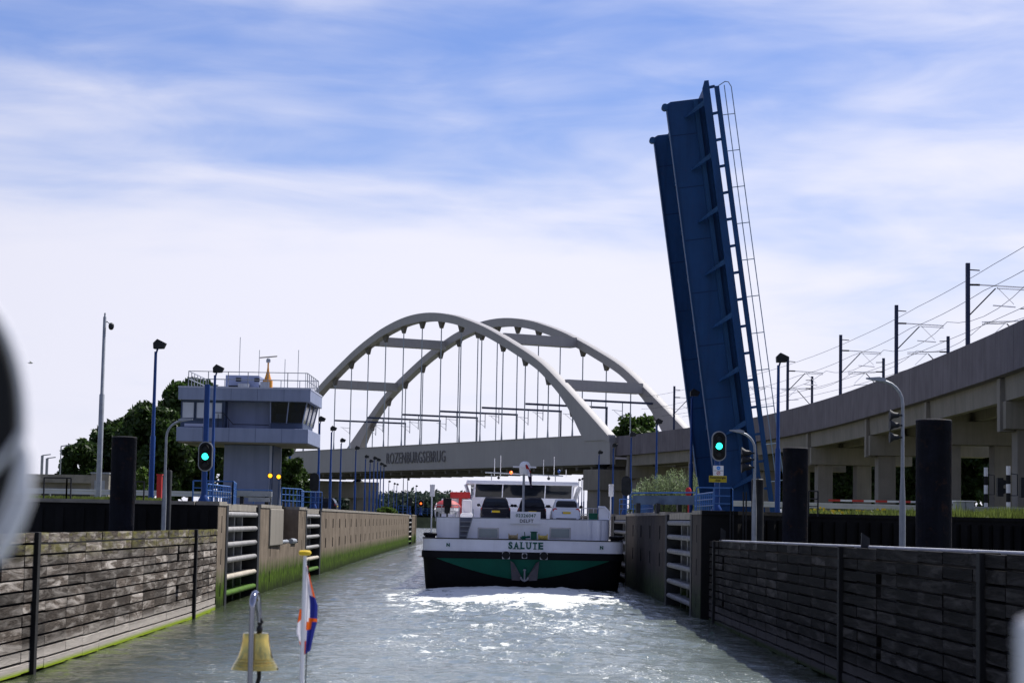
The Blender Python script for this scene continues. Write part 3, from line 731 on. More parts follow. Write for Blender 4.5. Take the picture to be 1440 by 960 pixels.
    # catenary portals
    for k, t in enumerate((.072, .208, .343, .483, .62, .757, .895)):
        z = 24.0
        b = MB(); b.bar(BP(t, .2, z), BP(t, BW+.3, z), .35)
        pr = b.build('catenary_portal', navy, rt)
        b = MB(); b.bar(BP(t, BW+.2, DZ1+.1), BP(t, BW+.2, z+1.3 if k == 0 else z), .28); b.build('portal_post', navy, pr)
        for wd in (3.6, 9.6):
            b = MB(); b.bar(BP(t, wd, z), BP(t, wd, z-2.8), .14); b.bar(BP(t, wd, z-1.5), BP(t-.3/BL, wd-2.2, z-1.4), .07); b.bar(BP(t, wd, z-2.6), BP(t, wd-1.6, z-1.5), .05)
            b.build('drop_arm', steel_g, pr)
    return rt
arch_bridge()
def bridge_piers():
    for t, lab, x0, x1 in ((-.012, 'stepped concrete pier under the right end of the arch bridge', -2.2, BW+1.5), (1.09, 'concrete pier under the left end of the arch bridge', -2.0, BW+4)):
        rt = root('bridge_pier', lab, 'bridge pier', BP(t, BW/2, gz))
        e = 2.6/BL
        def blk(b, wa, wb, ta, tb, za, zb):
            b.hexa([BP(ta, wa, za), BP(tb, wa, za), BP(tb, wb, za), BP(ta, wb, za), BP(ta, wa, zb), BP(tb, wa, zb), BP(tb, wb, zb), BP(ta, wb, zb)])
        b = MB(); blk(b, x0, x1, t-e, t+e, 9.0 if t < 0 else 8.2, 12.3 if t < 0 else 11.8); b.build('crosshead', beam_c, rt, bevel=.05)
        b = MB(); blk(b, x0+.6, x0+5, t-e*.8, t+e*.8, gz-.5, 9.0 if t < 0 else 8.2); b.build('pier_shaft', beam_c, rt); b = MB(); blk(b, x1-5, x1-.6, t-e*.8, t+e*.8, gz-.5, 9.0 if t < 0 else 8.2); b.build('pier_shaft', beam_c, rt)
        for wd in (0, BW):
            b = MB(); c = BP(t, wd, 0); b.lathe([(1.3, 12.3 if t < 0 else 11.8), (.7, 12.5 if t < 0 else 12.3), (.7, 12.6), (1.4, 13.12)], (c.x, c.y, 0), 16); b.build('bearing', dark_s, rt)
bridge_piers()

# ------------------------------------------------------------------ viaduct
VP = [(13.0, 334.5), (17.3, 326), (25.6, 292), (31.3, 260), (34.0, 221), (34.4, 182), (34.0, 151), (33.4, 133), (32, 100), (30, 60)]
VPv = [Vector((x, y, 0)) for x, y in VP]
def crs(P, i, s):
    a = P[max(i-1, 0)]; b = P[i]; c = P[min(i+1, len(P)-1)]; d = P[min(i+2, len(P)-1)]
    return .5*((2*b)+(c-a)*s+(2*a-5*b+4*c-d)*s*s+(3*b-a-3*c+d)*s**3)
VPT = [VPv[0]]
for i in range(len(VPv)-1):
    for k in range(1, 9): VPT.append(crs(VPv, i, k/8))
VC = [0]
for a, c in zip(VPT, VPT[1:]): VC.append(VC[-1]+(c-a).length)
def V(s, off, z):
    s = max(0, min(VC[-1]-1e-4, s))
    i = next(k for k in range(len(VC)-1) if s <= VC[k+1]); u = (s-VC[i])/(VC[i+1]-VC[i])
    p = VPT[i].lerp(VPT[i+1], u); d0 = (VPT[min(i+1, len(VPT)-1)]-VPT[max(i-1, 0)]).normalized(); d1 = (VPT[min(i+2, len(VPT)-1)]-VPT[i]).normalized()
    d = d0.lerp(d1, u).normalized(); n = Vector((-d.y, d.x, 0))
    if n.x < 0: n = -n
    return p+n*off+Vector((0, 0, z))
def s_at(Y): return min(range(len(VPT)), key=lambda k: abs(VPT[k].y-Y)) and next((VC[k]+(VPT[k].y-Y)/(VPT[k].y-VPT[k+1].y)*(VC[k+1]-VC[k]) for k in range(len(VPT)-1) if VPT[k].y >= Y >= VPT[k+1].y), VC[-1])
def ribbon(b, sa, sb, poly, n, mi=0):
    rings = []
    for i in range(n+1):
        s = sa+(sb-sa)*i/n; rings.append([V(s, o, z) for o, z in poly])
    b.loft(rings, mi)
PIERS = [s_at(Y) for Y in (322, 292, 262, 232, 199, 170, 142, 112, 82)]
def viaduct():
    rt = root('viaduct', 'curving grey concrete railway viaduct sweeping in from the right', 'viaduct', V(s_at(200), 6, gz))
    # parapet panels, joints follow the spans
    cuts = []
    s = 2.0
    while s < VC[-1]-1: cuts.append(s); s += 10.0
    cuts.append(VC[-1]-.5)
    for a, c in zip(cuts, cuts[1:]):
        b = MB(); ribbon(b, a+.03, c-.03, [(-.25, 14.5), (.25, 14.45), (.25, 17.55), (-.22, 17.6)], 6)
        b.build('parapet_panel', via_c, rt)
    b = MB(); ribbon(b, 2, VC[-1]-.6, [(11.9, 14.5), (12.3, 14.5), (12.3, 17.5), (11.9, 17.5)], 70); b.build('far_parapet', via_c, rt)
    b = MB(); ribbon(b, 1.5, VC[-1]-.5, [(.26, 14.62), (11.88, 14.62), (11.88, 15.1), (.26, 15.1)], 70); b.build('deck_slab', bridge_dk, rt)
    for a, c in zip(PIERS, PIERS[1:]):
        for o in (.75, 4.3, 8.2, 11.2):
            b = MB(); ribbon(b, a+.55, c-.55, [(o-.28, 12.85), (o+.28, 12.85), (o+.35, 14.6), (o-.35, 14.6)], 8)
            b.build('girder', beam_c, rt)
    for s in PIERS:
        b = MB()
        def blk(ds, oa, ob, za, zb, b=b): b.hexa([V(s-ds, oa, za), V(s+ds, oa, za), V(s+ds, ob, za), V(s-ds, ob, za), V(s-ds, oa, zb), V(s+ds, oa, zb), V(s+ds, ob, zb), V(s-ds, ob, zb)])
        blk(1.5, .3, 11.8, 10.9, 12.8); ch = b.build('crosshead', beam_c, rt)
        b = MB(); blk(.5, .1, 1.1, 10.75, 14.42, b); b.build('end_block', beam_c, ch)
        for oa in (1.2, 5.6):
            b = MB(); blk(.95, oa, oa+1.7, gz-.5, 10.9, b); b.build('column', beam_c, rt, bevel=.06)
    return rt
viaduct()
# catenary masts on the viaduct
def mast(nm, s, off, dirn, label):
    p = V(s, off, 0); q = V(s, off+dirn, 0); u = (q-p).normalized()
    rt = root('catenary_mast', label, 'catenary mast', (p.x, p.y, 15.1), 'catenary masts along the viaduct')
    Z = lambda z: Vector((p.x, p.y, z))
    b = MB(); b.bar(Z(15.1), Z(24.1), .30, .30); b.build('pole', navy, rt)
    b = MB(); b.tube([Z(22.45), Z(22.45)+u*.9], .08); b.build('insulator', dark_s, rt)
    b = MB(); b.tube([Z(22.45)+u*.9, Z(22.3)+u*4.3], .055, 6); b.tube([Z(22.2)+u*2.2, Z(22.12)+u*4.3], .04, 6); b.tube([Z(20.9)+u*1.9, Z(20.8)+u*3.6], .05, 6)
    b.tube([Z(22.3)+u*2.2, Z(21.0)+u*3.5], .03, 5); b.build('cantilever_arm', mat('arm_aluminium', (.85, .86, .88), .5, 0, spec=.8), rt, smooth=True)
    b = MB(); b.tube([Z(20.0), Z(22.2)+u*2.1], .055, 6); b.build('strut', dark_s, rt); b = MB(); b.tube([Z(23.6), Z(23.55)+u*.9], .05, 6); b.build('top_bracket', dark_s, rt)
MY = [154.5, 185, 215, 245, 273, 301]
ML = ['largest railway mast above the viaduct parapet at far right', 'railway mast rising above the viaduct directly over the curved street lamp', 'slim railway mast on the viaduct, third from the right among the tall row',
      'railway mast on the viaduct just right of the blue floodlight post', 'railway mast standing behind the raised blue bridge', 'railway mast beside the right foot of the arches']
for Y, l in zip(MY, ML): mast('m', s_at(Y), .45, 1, l)
ML2 = ['short mast tip behind the viaduct parapet at the right edge', 'far-side railway mast between the two tallest near masts', 'far-side railway mast seen low between the second and third near masts', 'far-side railway mast seen low just right of the floodlight post']
for Y, l in zip((181, 214, 243, 274), ML2): mast('m', s_at(Y), 11.6, -1, l)
# wires
def wire(offs, z, zz=None, sag=0, lab=''):
    b = MB(); S = [s_at(Y) for Y in (318, 300, 270.5, 241, 211, 181, 151, 121, 91, 62)]
    pts = []
    for a, c in zip(S, S[1:]):
        for k in range(6):
            u = k/6; pts.append(V(a, offs, 0).lerp(V(c, offs, 0), u)+Vector((0, 0, z-sag*4*u*(1-u))))
    b.tube(pts, .022, 5)
    o = b.build('overhead_wire', dark_s); tag(o, lab, 'overhead wire', 'overhead railway wires')
wire(1.6, 23.55, sag=.1, lab='highest overhead wire strung along the near row of masts')
wire(4.2, 22.25, sag=1.0, lab='carrying wire over the near track of the viaduct')
wire(4.2, 20.6, sag=.05, lab='contact wire hung below the carrying wire over the near track')
wire(7.6, 22.25, sag=1.0, lab='carrying wire over the far track of the viaduct')
wire(7.6, 20.6, sag=.05, lab='contact wire over the far track of the viaduct')
wire(.9, 21.6, sag=.2, lab='feeder wire fixed to the poles of the near row of masts')

seam_m = mat('seam_dark_blue', (.005, .028, .09), .7)
# ------------------------------------------------------------------ bascule bridge (open)
def bascule():
    Y0 = 120.0
    tip = W(937.5, 147, Y0); base_dir = R(8.0)
    U = Vector((-math.sin(base_dir), 0, math.cos(base_dir)))       # towards the tip
    Nn = Vector((math.cos(base_dir), 0, math.sin(base_dir)))       # deck side
    Wd = Vector((0, 1, 0))
    LEN = 26.0
    O = tip - U*LEN                                                # underside corner at the heel
    def Q(u, v, wv): return O+U*u+Nn*v+Wd*wv
    rt = root('bascule_bridge', 'tall blue bascule bridge leaf raised almost upright beside the lock', 'bascule bridge', Q(0, 1, 5))
    FAR_ = 10.6
    for wv in (0, FAR_):
        b = MB()
        prof = [(-2.5, .9), (-1.0, .25), (1.2, .02), (4, 0), (LEN, 0), (LEN+.12, .25), (LEN+.12, 2.15), (-2.5, 2.45)]
        b.prism([Q(u, v, wv) for u, v in prof], Wd*.35)
        g = b.build('main_girder', leaf_blue, rt)
        b = MB(); b.prism([Q(4, -.05, wv-.12), Q(LEN, -.05, wv-.12), Q(LEN, .0, wv-.12), Q(4, .0, wv-.12)], Wd*.6); b.build('bottom_flange', leaf_blue2, g)
        for k in range(8):
            u = 2.0+k*3.15; b = MB(); b.prism([Q(u, .06, wv-.008), Q(u+.05, .06, wv-.008), Q(u+.05, 1.56, wv-.008), Q(u, 1.56, wv-.008)], Wd*.0075); b.build('plate_seam', seam_m, g)
        b = MB(); c = Q(LEN-.15, -.12, wv+.15); b.lathe([(.2, -.25), (.2, .25)], tuple(c), 12, axis='Y'); b.build('nose_bearing', leaf_blue2, g)
    # underside plate between girders is open: cross beams
    for k in range(9):
        u = .6+k*3.15
        b = MB(); b.hexa([Q(u, .9, .36), Q(u+.3, .9, .36), Q(u+.3, .9, FAR_-.01), Q(u, .9, FAR_-.01), Q(u, 2.1, .36), Q(u+.3, 2.1, .36), Q(u+.3, 2.1, FAR_-.01), Q(u, 2.1, FAR_-.01)])
        b.build('cross_beam', leaf_blue, rt)
    b = MB(); b.prism([Q(-2.4, 2.16, -1.55), Q(LEN+.2, 2.16, -1.55), Q(LEN+.75, 2.30, -1.55), Q(LEN+.75, 2.40, -1.55), Q(-2.4, 2.40, -1.55)], Wd*(FAR_+1.6)); b.build('deck_plate', leaf_blue, rt)
    # stiffener and brackets on the near web
    b = MB(); b.prism([Q(-1.5, 1.58, -.28), Q(LEN, 1.58, -.28), Q(LEN, 1.84, -.28), Q(-1.5, 1.84, -.28)], Wd*.27); b.build('web_stiffener', leaf_blue2, rt)
    for k in range(9):
        u = .35+k*3.15
        b = MB(); b.prism([Q(u-.55, .95, -.30), Q(u-.12, 2.12, -1.54), Q(u+.22, 2.12, -1.54), Q(u-.42, .95, -.02)], Wd*.10)
        b.build('bracket', leaf_blue2, rt)
    b = MB(); b.prism([Q(-2.4, 2.02, -1.72), Q(LEN+.35, 2.02, -1.72), Q(LEN+.8, 2.2, -1.72), Q(LEN+.8, 2.45, -1.72), Q(-2.4, 2.45, -1.72)], Wd*.12); b.build('edge_beam', leaf_blue, rt)
    # service walkway beam carried on short stubs beyond the deck edge
    b = MB(); b.prism([Q(-2.6, 2.72, -2.0), Q(LEN+.35, 2.72, -2.0), Q(LEN+.35, 2.98, -2.0), Q(-2.6, 2.98, -2.0)], Wd*.3)
    wk = b.build('walkway_beam', leaf_blue, rt)
    for k in range(18):
        u = -.4+k*1.575; b = MB(); b.bar(Q(u, 2.40, -1.66), Q(u, 2.74, -1.85), .14); b.build('stub_arm', leaf_blue, wk)
    b = MB(); b.tube([Q(-2.6, 3.28, -2.0), Q(LEN+.35, 3.28, -2.0)], .03, 6)
    top = [Q(-2.9, 3.72, -2.0), Q(LEN+.2, 3.68, -2.0), Q(LEN+.5, 3.55, -2.0), Q(LEN+.55, 3.35, -2.0), Q(LEN+.35, 2.95, -2.0)]
    b.tube(top, .03, 6)
    for k in range(13):
        u = -1.2+k*2.15; b.tube([Q(u, 2.95, -2.0), Q(u, 3.70, -2.0)], .028, 5)
    b.build('handrail', mat('rail_grey_blue', (.20, .28, .38), .5), wk, smooth=True)
    # machinery house / heel cladding
    b = MB(); b.prism([Q(-2.6, 1.0, .36), Q(1.5, .4, .36), Q(1.5, 2.1, .36), Q(-2.6, 2.4, .36)], Wd*(FAR_-.38)); b.build('counterweight', leaf_blue, rt)
    b = MB(); c = Q(-2.3, 1.5, 0)
    for wv in (-.6, FAR_-.2): b.box(c.x-1.6, c.x+2.2, 120+wv, 120+wv+1.2, gz-.3, c.z-.15)
    b.build('bearing_block', coping, rt)
    return rt
bascule()

# ------------------------------------------------------------------ control tower
def tower():
    Y0 = 135.0
    c_tr = W(436.8, 546.7, Y0); z3 = c_tr.z; x1 = c_tr.x; x0 = W(251, 543.5, Y0).x
    z2 = W(437, 565, Y0).z; z1 = W(434, 603.6, Y0).z; z0 = W(434, 623.6, Y0).z
    xa, xb = W(249, 610, Y0).x, W(434, 610, Y0).x
    D = 8.4
    rt = root('control_tower', 'pale blue lock control tower with an overhanging glazed cabin', 'control tower', ((x0+x1)/2, Y0+4, gz))
    # roof and floor slabs
    b = MB(); b.box(x0, x1, Y0, Y0+D, z2, z3); b.build('roof_fascia', tower_p, rt, bevel=.03)
    b = MB(); b.box(x0-.02, x1+.02, Y0-.02, Y0+D+.02, z3-.06, z3+.04); b.build('roof_edge', tower_l, rt)
    b = MB(); b.box(xa, xb, Y0-.35, Y0+D, z0, z1); fl = b.build('floor_fascia', tower_p, rt, bevel=.03)
    b = MB(); b.box(xa+.1, xb-.1, Y0-.2, Y0+D-.2, z0-.08, z0-.002); b.build('soffit', beam_c, fl)
    for i in range(1, 5):
        xx = x0+(x1-x0)*i/5
        b = MB(); b.box(xx-.012, xx+.012, Y0-.006, Y0-.001, z2+.01, z3-.07); b.build('panel_joint', tower_d, rt)
        xx = xa+(xb-xa)*i/5
        b = MB(); b.box(xx-.012, xx+.012, Y0-.356, Y0-.351, z0+.01, z1-.01); b.build('panel_joint', tower_d, fl)
    # storey
    s1 = W(345, 580, Y0).x; s2 = W(378.5, 580, Y0).x; bal = W(313.5, 580, Y0+1.2).x
    b = MB(); b.box(x0+.15, W(315, 580, Y0).x, Y0+.35, Y0+D-.3, z1+.005, z2-.005); b.build('west_room', tower_d, rt)
    for (pa, pc) in ((255.5, 271.5), (275.5, 311)):
        b = MB(); b.box(W(pa, 580, Y0).x, W(pc, 580, Y0).x, Y0+.30, Y0+.38, W(300, 587.5, Y0).z, W(300, 565.8, Y0).z); wn = b.build('window', blind, rt)
        b = MB(); X0, X1 = W(pa, 580, Y0).x, W(pc, 580, Y0).x; Z0, Z1 = W(300, 588.5, Y0).z, W(300, 565.5, Y0).z
        b.box(X0-.05, X1+.05, Y0+.25, Y0+.345, Z0-.06, Z0); b.box(X0-.05, X0, Y0+.25, Y0+.345, Z0, Z1); b.box(X1, X1+.05, Y0+.25, Y0+.345, Z0, Z1)
        if pc > 300: b.box((X0+X1)/2+.2, (X0+X1)/2+.25, Y0+.25, Y0+.345, Z0, Z1)
        b.build('window_frame', tower_d, wn)
    b = MB(); b.box(W(278, 0, Y0).x, W(307, 0, Y0).x, Y0+.28, Y0+.34, W(300, 599.5, Y0).z, W(300, 595.5, Y0).z); b.build('name_strip', tower_l, rt)
    b = MB(); b.box(W(315, 580, Y0).x+.01, s2, Y0+1.6, Y0+D-.3, z1+.005, z2-.005); b.build('recessed_wall', tower_p, rt)
    # glazed room
    gx0, gx1 = s2+.02, x1-.55
    b = MB(); b.box(gx0, gx1, Y0+.9, Y0+D-.6, z1+.005, z1+.45); b.box(gx0, gx1-.1, Y0+4, Y0+4.2, z1+.45, z2-.01)
    b.build('desk_wall', tower_d, rt)
    b = MB()
    b.add([(gx0, Y0+.75, z1+.45), (gx1, Y0+.75, z1+.45), (gx1+.3, Y0+.45, z2-.03), (gx0, Y0+.45, z2-.03)], [(0, 1, 2, 3)])
    b.add([(gx1, Y0+.75, z1+.45), (gx1, Y0+D-.6, z1+.45), (gx1+.3, Y0+D-.4, z2-.03), (gx1+.3, Y0+.45, z2-.03)], [(0, 1, 2, 3)])
    gl = b.build('glazing', tglass, rt)
    b = MB()
    for q in (0, .5, 1.0):
        xa_, xb_ = gx0+(gx1-gx0)*q, gx0+(gx1+.3-gx0)*q
        b.bar((xa_, Y0+.73, z1+.4), (xb_, Y0+.43, z2), .07)
    for q in (.33, .66, 1.0): b.bar((gx1+.01, Y0+.75+(D-1.3)*q, z1+.4), (gx1+.31, Y0+.45+(D-.9)*q, z2), .08)
    b.build('mullion', tower_p, gl)
    b = MB(); b.box(gx0+.3, gx0+1.0, Y0+1.3, Y0+1.5, z1+.6, z1+1.05); b.box(gx0+1.3, gx0+1.9, Y0+1.3, Y0+1.5, z1+.65, z1+1.15); b.box(gx0+.1, gx1-.2, Y0+1.1, Y0+2, z1+.46, z1+.55)
    b.build('desk_screen', mat('screen_blue', (.10, .16, .30), .3), rt)
    # balcony rail in front of the recess
    b = MB(); zt = z1+1.0
    b.tube([(W(318, 0, Y0).x, Y0+.1, zt), (W(332, 0, Y0).x, Y0+.1, zt), (W(346, 0, Y0).x, Y0+.1, z1+.25), (s2, Y0+.1, z1+.25)], .03, 6)
    for px in (318, 325, 332, 340): b.tube([(W(px, 0, Y0).x, Y0+.1, z1), (W(px, 0, Y0).x, Y0+.1, zt-.1 if px < 335 else z1+.55)], .025, 6)
    b.build('balcony_rail', dark_s, rt)
    # core
    k0, k1 = W(314.5, 660, Y0+2.2).x, W(378.5, 660, Y0+2.2).x
    b = MB(); b.box(k0, k1, Y0+2.2, Y0+7.0, gz-.3, z0-.09); cr = b.build('core', tower_p, rt, bevel=.03)
    b = MB(); b.box(k1+.003, k1+.25, Y0+2.25, Y0+6.6, gz-.3, z0-.1); b.build('side_recess', tower_d, rt)
    b = MB(); b.box(k1+.003, k1+.16, Y0+2.14, Y0+2.24, gz-.3, z0-.1); b.build('corner_trim', tower_l, rt)
    b = MB(); b.box(k1+.003, k1+.30, Y0+6.61, Y0+6.8, gz-.3, z0-.1); b.build('corner_trim', tower_l, rt)
    # roof plant
    p0, p1 = W(317, 540, Y0+3).x, W(364, 540, Y0+3).x; zt = W(340, 527.5, Y0+3).z
    b = MB(); b.box(p0, p1, Y0+3, Y0+6, z3+.04, zt); pl = b.build('plant_room', tower_p, rt, bevel=.02)
    b = MB(); b.box(p0+.2, p0+1.2, Y0+2.95, Y0+3.0, z3+.12, z3+.32); b.box(p0+.7, p0+1.05, Y0+2.95, Y0+3.0, zt-.42, zt-.18); b.box(p0+1.95, p0+2.3, Y0+2.95, Y0+3.0, zt-.42, zt-.18); b.build('vent_grille', dark_s, pl)
    b = MB(); b.box(p1+.1, p1+.7, Y0+3.1, Y0+4, z3+.04, z3+.62); b.box(p1-1.3, p1-.6, Y0+2.2, Y0+2.9, z3+.04, z3+.42); b.build('air_unit', steel_g, rt)
    # railing on roof
    b = MB(); zr = z3+1.05
    xs0, xs1 = x0+.6, x1-.25
    loop = [(xs0, Y0+.3, 0), (xs1, Y0+.3, 0), (xs1, Y0+D-.3, 0), (xs0, Y0+D-.3, 0), (xs0, Y0+.3, 0)]
    for (a, c) in zip(loop, loop[1:]):
        for hh in (1.05, .55): b.tube([(a[0], a[1], z3+hh), (c[0], c[1], z3+hh)], .028, 6)
        n = 6
        for i in range(n):
            u = i/n; x = a[0]+(c[0]-a[0])*u; y = a[1]+(c[1]-a[1])*u; b.tube([(x, y, z3), (x, y, zr)], .03, 6)
    b.build('roof_railing', steel_g, rt, smooth=True)
    for px, top in ((338, 474), (365, 492), (401, 505), (420, 492), (430, 524)):
        p = W(px, top, Y0+4); b = MB(); b.tube([(p.x, p.y, z3), (p.x, p.y, p.z)], .022, 5); b.build('antenna', steel_g, rt)
    return z3
tglass = bpy.data.materials.new('tinted_glazing'); tglass.use_nodes = True
_b = tglass.node_tree.nodes['Principled BSDF']; _b.inputs['Base Color'].default_value = (.012, .014, .022, 1); _b.inputs['Roughness'].default_value = .04; _b.inputs['Specular IOR Level'].default_value = .3
_n = tglass.node_tree; _t = N(_n, 'ShaderNodeBsdfTransparent'); _t.inputs[0].default_value = (.55, .6, .7, 1); _ms = N(_n, 'ShaderNodeMixShader'); _ms.inputs[0].default_value = .15
_n.links.new(_b.outputs[0], _ms.inputs[1]); _n.links.new(_t.outputs[0], _ms.inputs[2]); _n.links.new(_ms.outputs[0], _n.nodes['Material Output'].inputs[0])
TZ = tower()
def radar():
    p = W(376.5, 536, 138.5)
    rt = root('radar_scanner', 'orange radar scanner mast on the control tower roof', 'radar', (p.x, p.y, TZ+.04))
    zb = TZ+.04
    b = MB(); b.box(p.x-.31, p.x+.31, p.y-.3, p.y+.3, zb, zb+.75); b.build('gear_box', orange, rt, bevel=.05)
    b = MB(); b.lathe([(.25, zb+.75), (.17, zb+1.0), (.08, zb+1.35), (.055, zb+1.6), (.055, zb+1.95)], (p.x, p.y, 0), 12); b.build('pedestal', orange, rt, smooth=True)
    b = MB(); b.lathe([(.10, zb+1.9), (.15, zb+1.95), (.14, zb+2.12), (.07, zb+2.2)], (p.x, p.y, 0), 12); b.build('motor', steel_g, rt)
    b = MB(); b.bar((p.x-.58, p.y-.1, zb+2.22), (p.x+.58, p.y+.15, zb+2.36), .12, .08); b.build('scanner_bar', beam_c, rt, bevel=.03)
radar()
# amber lamps by the tower
for px, py, l in ((380, 668.5, 'left one of the two lit amber lamps on the tower corner'), (392, 670, 'right one of the two lit amber lamps on the tower corner')):
    p = W(px, py, 134.3); rt = root('amber_lamp', l, 'signal lamp', (p.x, 134.3, p.z), 'amber lamps on the tower corner')
    b = MB(); b.lathe([(.19, .05), (.19, -.02), (.15, -.04)], tuple(p), 16, axis='Y'); b.build('housing', dark_s, rt)
    b = MB(); b.lathe([(.14, -.045), (.11, -.09), (.05, -.11)], tuple(p), 16, axis='Y'); b.build('lens', e_amber, rt)
    b = MB(); b.tube([(p.x, p.y+.08, p.z-.2), (p.x, p.y+.08, gz)], .05); b.build('post', tower_d, rt)

# ------------------------------------------------------------------ blue floodlight posts
def make_flood(loc, label, ztop=12.05, head=True, m=blue, head_s=1.0, yaw=0):
    x, y = loc; h = ztop-gz
    rt = root('floodlight_post', label, 'lamp post', (x, y, gz), 'blue floodlight posts along the lock')
    b = MB(); b.lathe([(.13, gz), (.13, gz+h*.42), (.09, gz+h*.43), (.07, ztop-.25)], (x, y, 0), 10); b.lathe([(.2, gz), (.2, gz+.06)], (x, y, 0), 10)
    b.build('pole', m, rt, smooth=True)
    b = MB(); s = head_s
    b.prism([(x-.10*s, y-.22*s, ztop-.12*s), (x+.38*s, y-.22*s, ztop-.10*s), (x+.50*s, y-.22*s, ztop+.16*s), (x+.08*s, y-.22*s, ztop+.36*s), (x-.12*s, y-.22*s, ztop+.16*s)], (0, .44*s, 0))
    b.build('lamp_head', dark_s, rt, bevel=.02)
    b = MB(); b.bar((x, y, ztop-.4), (x+.1, y, ztop-.05), .08); b.build('bracket', m, rt)
    return rt
f0 = make_flood((WX(211, 99)+.0, 99), 'tall blue floodlight post at left, between the mooring pile and the street lamp')
FL = [(1093, 100, 'tall blue floodlight post between the raised bridge and the dark pile'), (296, 115, 'blue floodlight post just right of the left traffic signal'),
      (405, 160, 'blue post beside the small tree right of the tower'), (446, 172, 'blue post standing close behind the left signal back'),
      (463, 190, 'slender post in front of the bridge, left of two blue ones'), (477, 219, 'blue floodlight post in front of the left end of the bridge girder'),
      (498, 242, 'blue floodlight post directly left of the far lamp row'), (512, 276, 'first lamp post from the left in the tight far row'), (518.5, 297, 'second lamp post from the left in the tight far row'),
      (524, 282, 'third lamp post from the left in the tight far row'), (529, 290, 'fourth lamp post from the left in the tight far row'), (533.5, 312, 'fifth lamp post from the left in the tight far row'),
      (538, 322, 'last lamp post at the right end of the tight far row'), (545.5, 462, 'lone small far post right of the tight lamp row'), (553, 490, 'left post of a small far pair beyond the bridge'),
      (557, 500, 'right post of a small far pair beyond the bridge'), (566, 411, 'far post under the bridge name'), (572, 434, 'far post left of the far red signal'), (584, 520, 'faint farthest post near the far red signal'),
      (841, 241, 'blue post in front of the right bridge pier'), (861, 218, 'blue post at the joint of bridge and viaduct'), (886, 190, 'blue post in front of the viaduct left of the willow bush'),
      (922, 165, 'blue post behind the willow bush'), (971, 128, 'blue post hard against the left edge of the raised bridge'),
      (813, 403, 'small far lamp right of the wheelhouse, leftmost of four'), (817.5, 393, 'small far lamp right of the wheelhouse, second of four'),
      (820.5, 380, 'small far lamp right of the wheelhouse, third of four'), (826, 368, 'small far lamp right of the wheelhouse, rightmost of four')]
for px, Y, l in FL:
    o = copy_tree(f0); place(o, (WX(px, Y), Y, gz), 0, l)
# tall camera mast at left
def cam_mast():
    Y = 100; x = WX(137, Y); zt = W(146, 440, Y).z
    rt = root('camera_mast', 'tall grey mast carrying a dome camera at far left', 'camera mast', (x, Y, gz))
    b = MB(); b.lathe([(.135, gz), (.13, gz+5.2), (.09, gz+5.25), (.08, gz+9), (.045, gz+9.05), (.04, zt)], (x, Y, 0), 12); b.build('pole', steel_g, rt, smooth=True)
    zc = W(155, 456, Y).z; b = MB(); b.tube([(x, Y, zc+.15), (x+.15, Y, zc+.12), (x+.3, Y, zc)], .03); b.build('arm', steel_g, rt)
    b = MB(); b.lathe([(.05, zc+.08), (.13, zc), (.14, zc-.12), (.11, zc-.22), (.05, zc-.27)], (x+.33, Y, 0), 12); b.build('camera_dome', dark_s, rt)
cam_mast()
# curved street lamps
def street_lamp(px, Y, toppy, armpx, label, speakers=None):
    x = WX(px, Y); zt = WZ(px, toppy, Y); ax = W(armpx, toppy, Y).x; s = 1 if ax > x else -1; la = abs(ax-x)
    rt = root('street_lamp', label, 'street lamp', (x, Y, 0), 'curved grey street lamps')
    b = MB(); r = .7
    pts = [(x, Y, -1.3), (x, Y, 4.6), (x, Y, 5.6), (x, Y, zt-r)]; rs = [.10, .10, .06, .05]
    for k in range(1, 7):
        a = math.pi/2*k/6; pts.append((x+s*r*1.0*(1-math.cos(a)), Y, zt-r+r*math.sin(a))); rs.append(.05)
    pts.append((x+s*(la-.55), Y, zt+.04)); rs.append(.045)
    b.tube(pts, .1, 12, rs=rs); b.build('pole', steel_g, rt, smooth=True)
    b = MB(); h0 = x+s*(la-.6); h1 = x+s*la
    b.loft([[(h0, Y-.05, zt), (h0, Y+.05, zt), (h0, Y+.05, zt+.07), (h0, Y-.05, zt+.07)], [(h0+s*.2, Y-.13, zt-.02), (h0+s*.2, Y+.13, zt-.02), (h0+s*.2, Y+.10, zt+.12), (h0+s*.2, Y-.10, zt+.12)],
            [(h1, Y-.06, zt+.05), (h1, Y+.06, zt+.05), (h1, Y+.05, zt+.09), (h1, Y-.05, zt+.09)]]); b.build('lamp_head', steel_g, rt, smooth=True)
    if speakers:
        for py in speakers:
            z = WZ(px, py, Y); b = MB(); s_ = .32 if s < 0 else .3
            b.lathe([(.05, -.10), (.09, -.16), (.11, -.30), (.20, -.44), (.21, -.46)], (0, 0, 0), 14, axis='X')
            b.tube([(0, 0, 0), (-.1, 0, 0)], .03)
            k = Y/65.*.88; b.v = [(x-.02+v[0]*k, Y+v[1]*k-.05, z+v[2]*k) for v in b.v]
            b.build('horn_speaker', dark_s, rt, smooth=True)
    return rt
street_lamp(1269, 63, 536, 1218, 'nearest curved street lamp with three horn speakers, left of the largest pile', (584, 598, 615))
street_lamp(1060.5, 84, 608, 1026, 'curved street lamp with horn speakers in front of the raised bridge foot', (637, 646, 657))
street_lamp(230, 86, 591, 271, 'curved street lamp beside the left guide wall, without speakers')

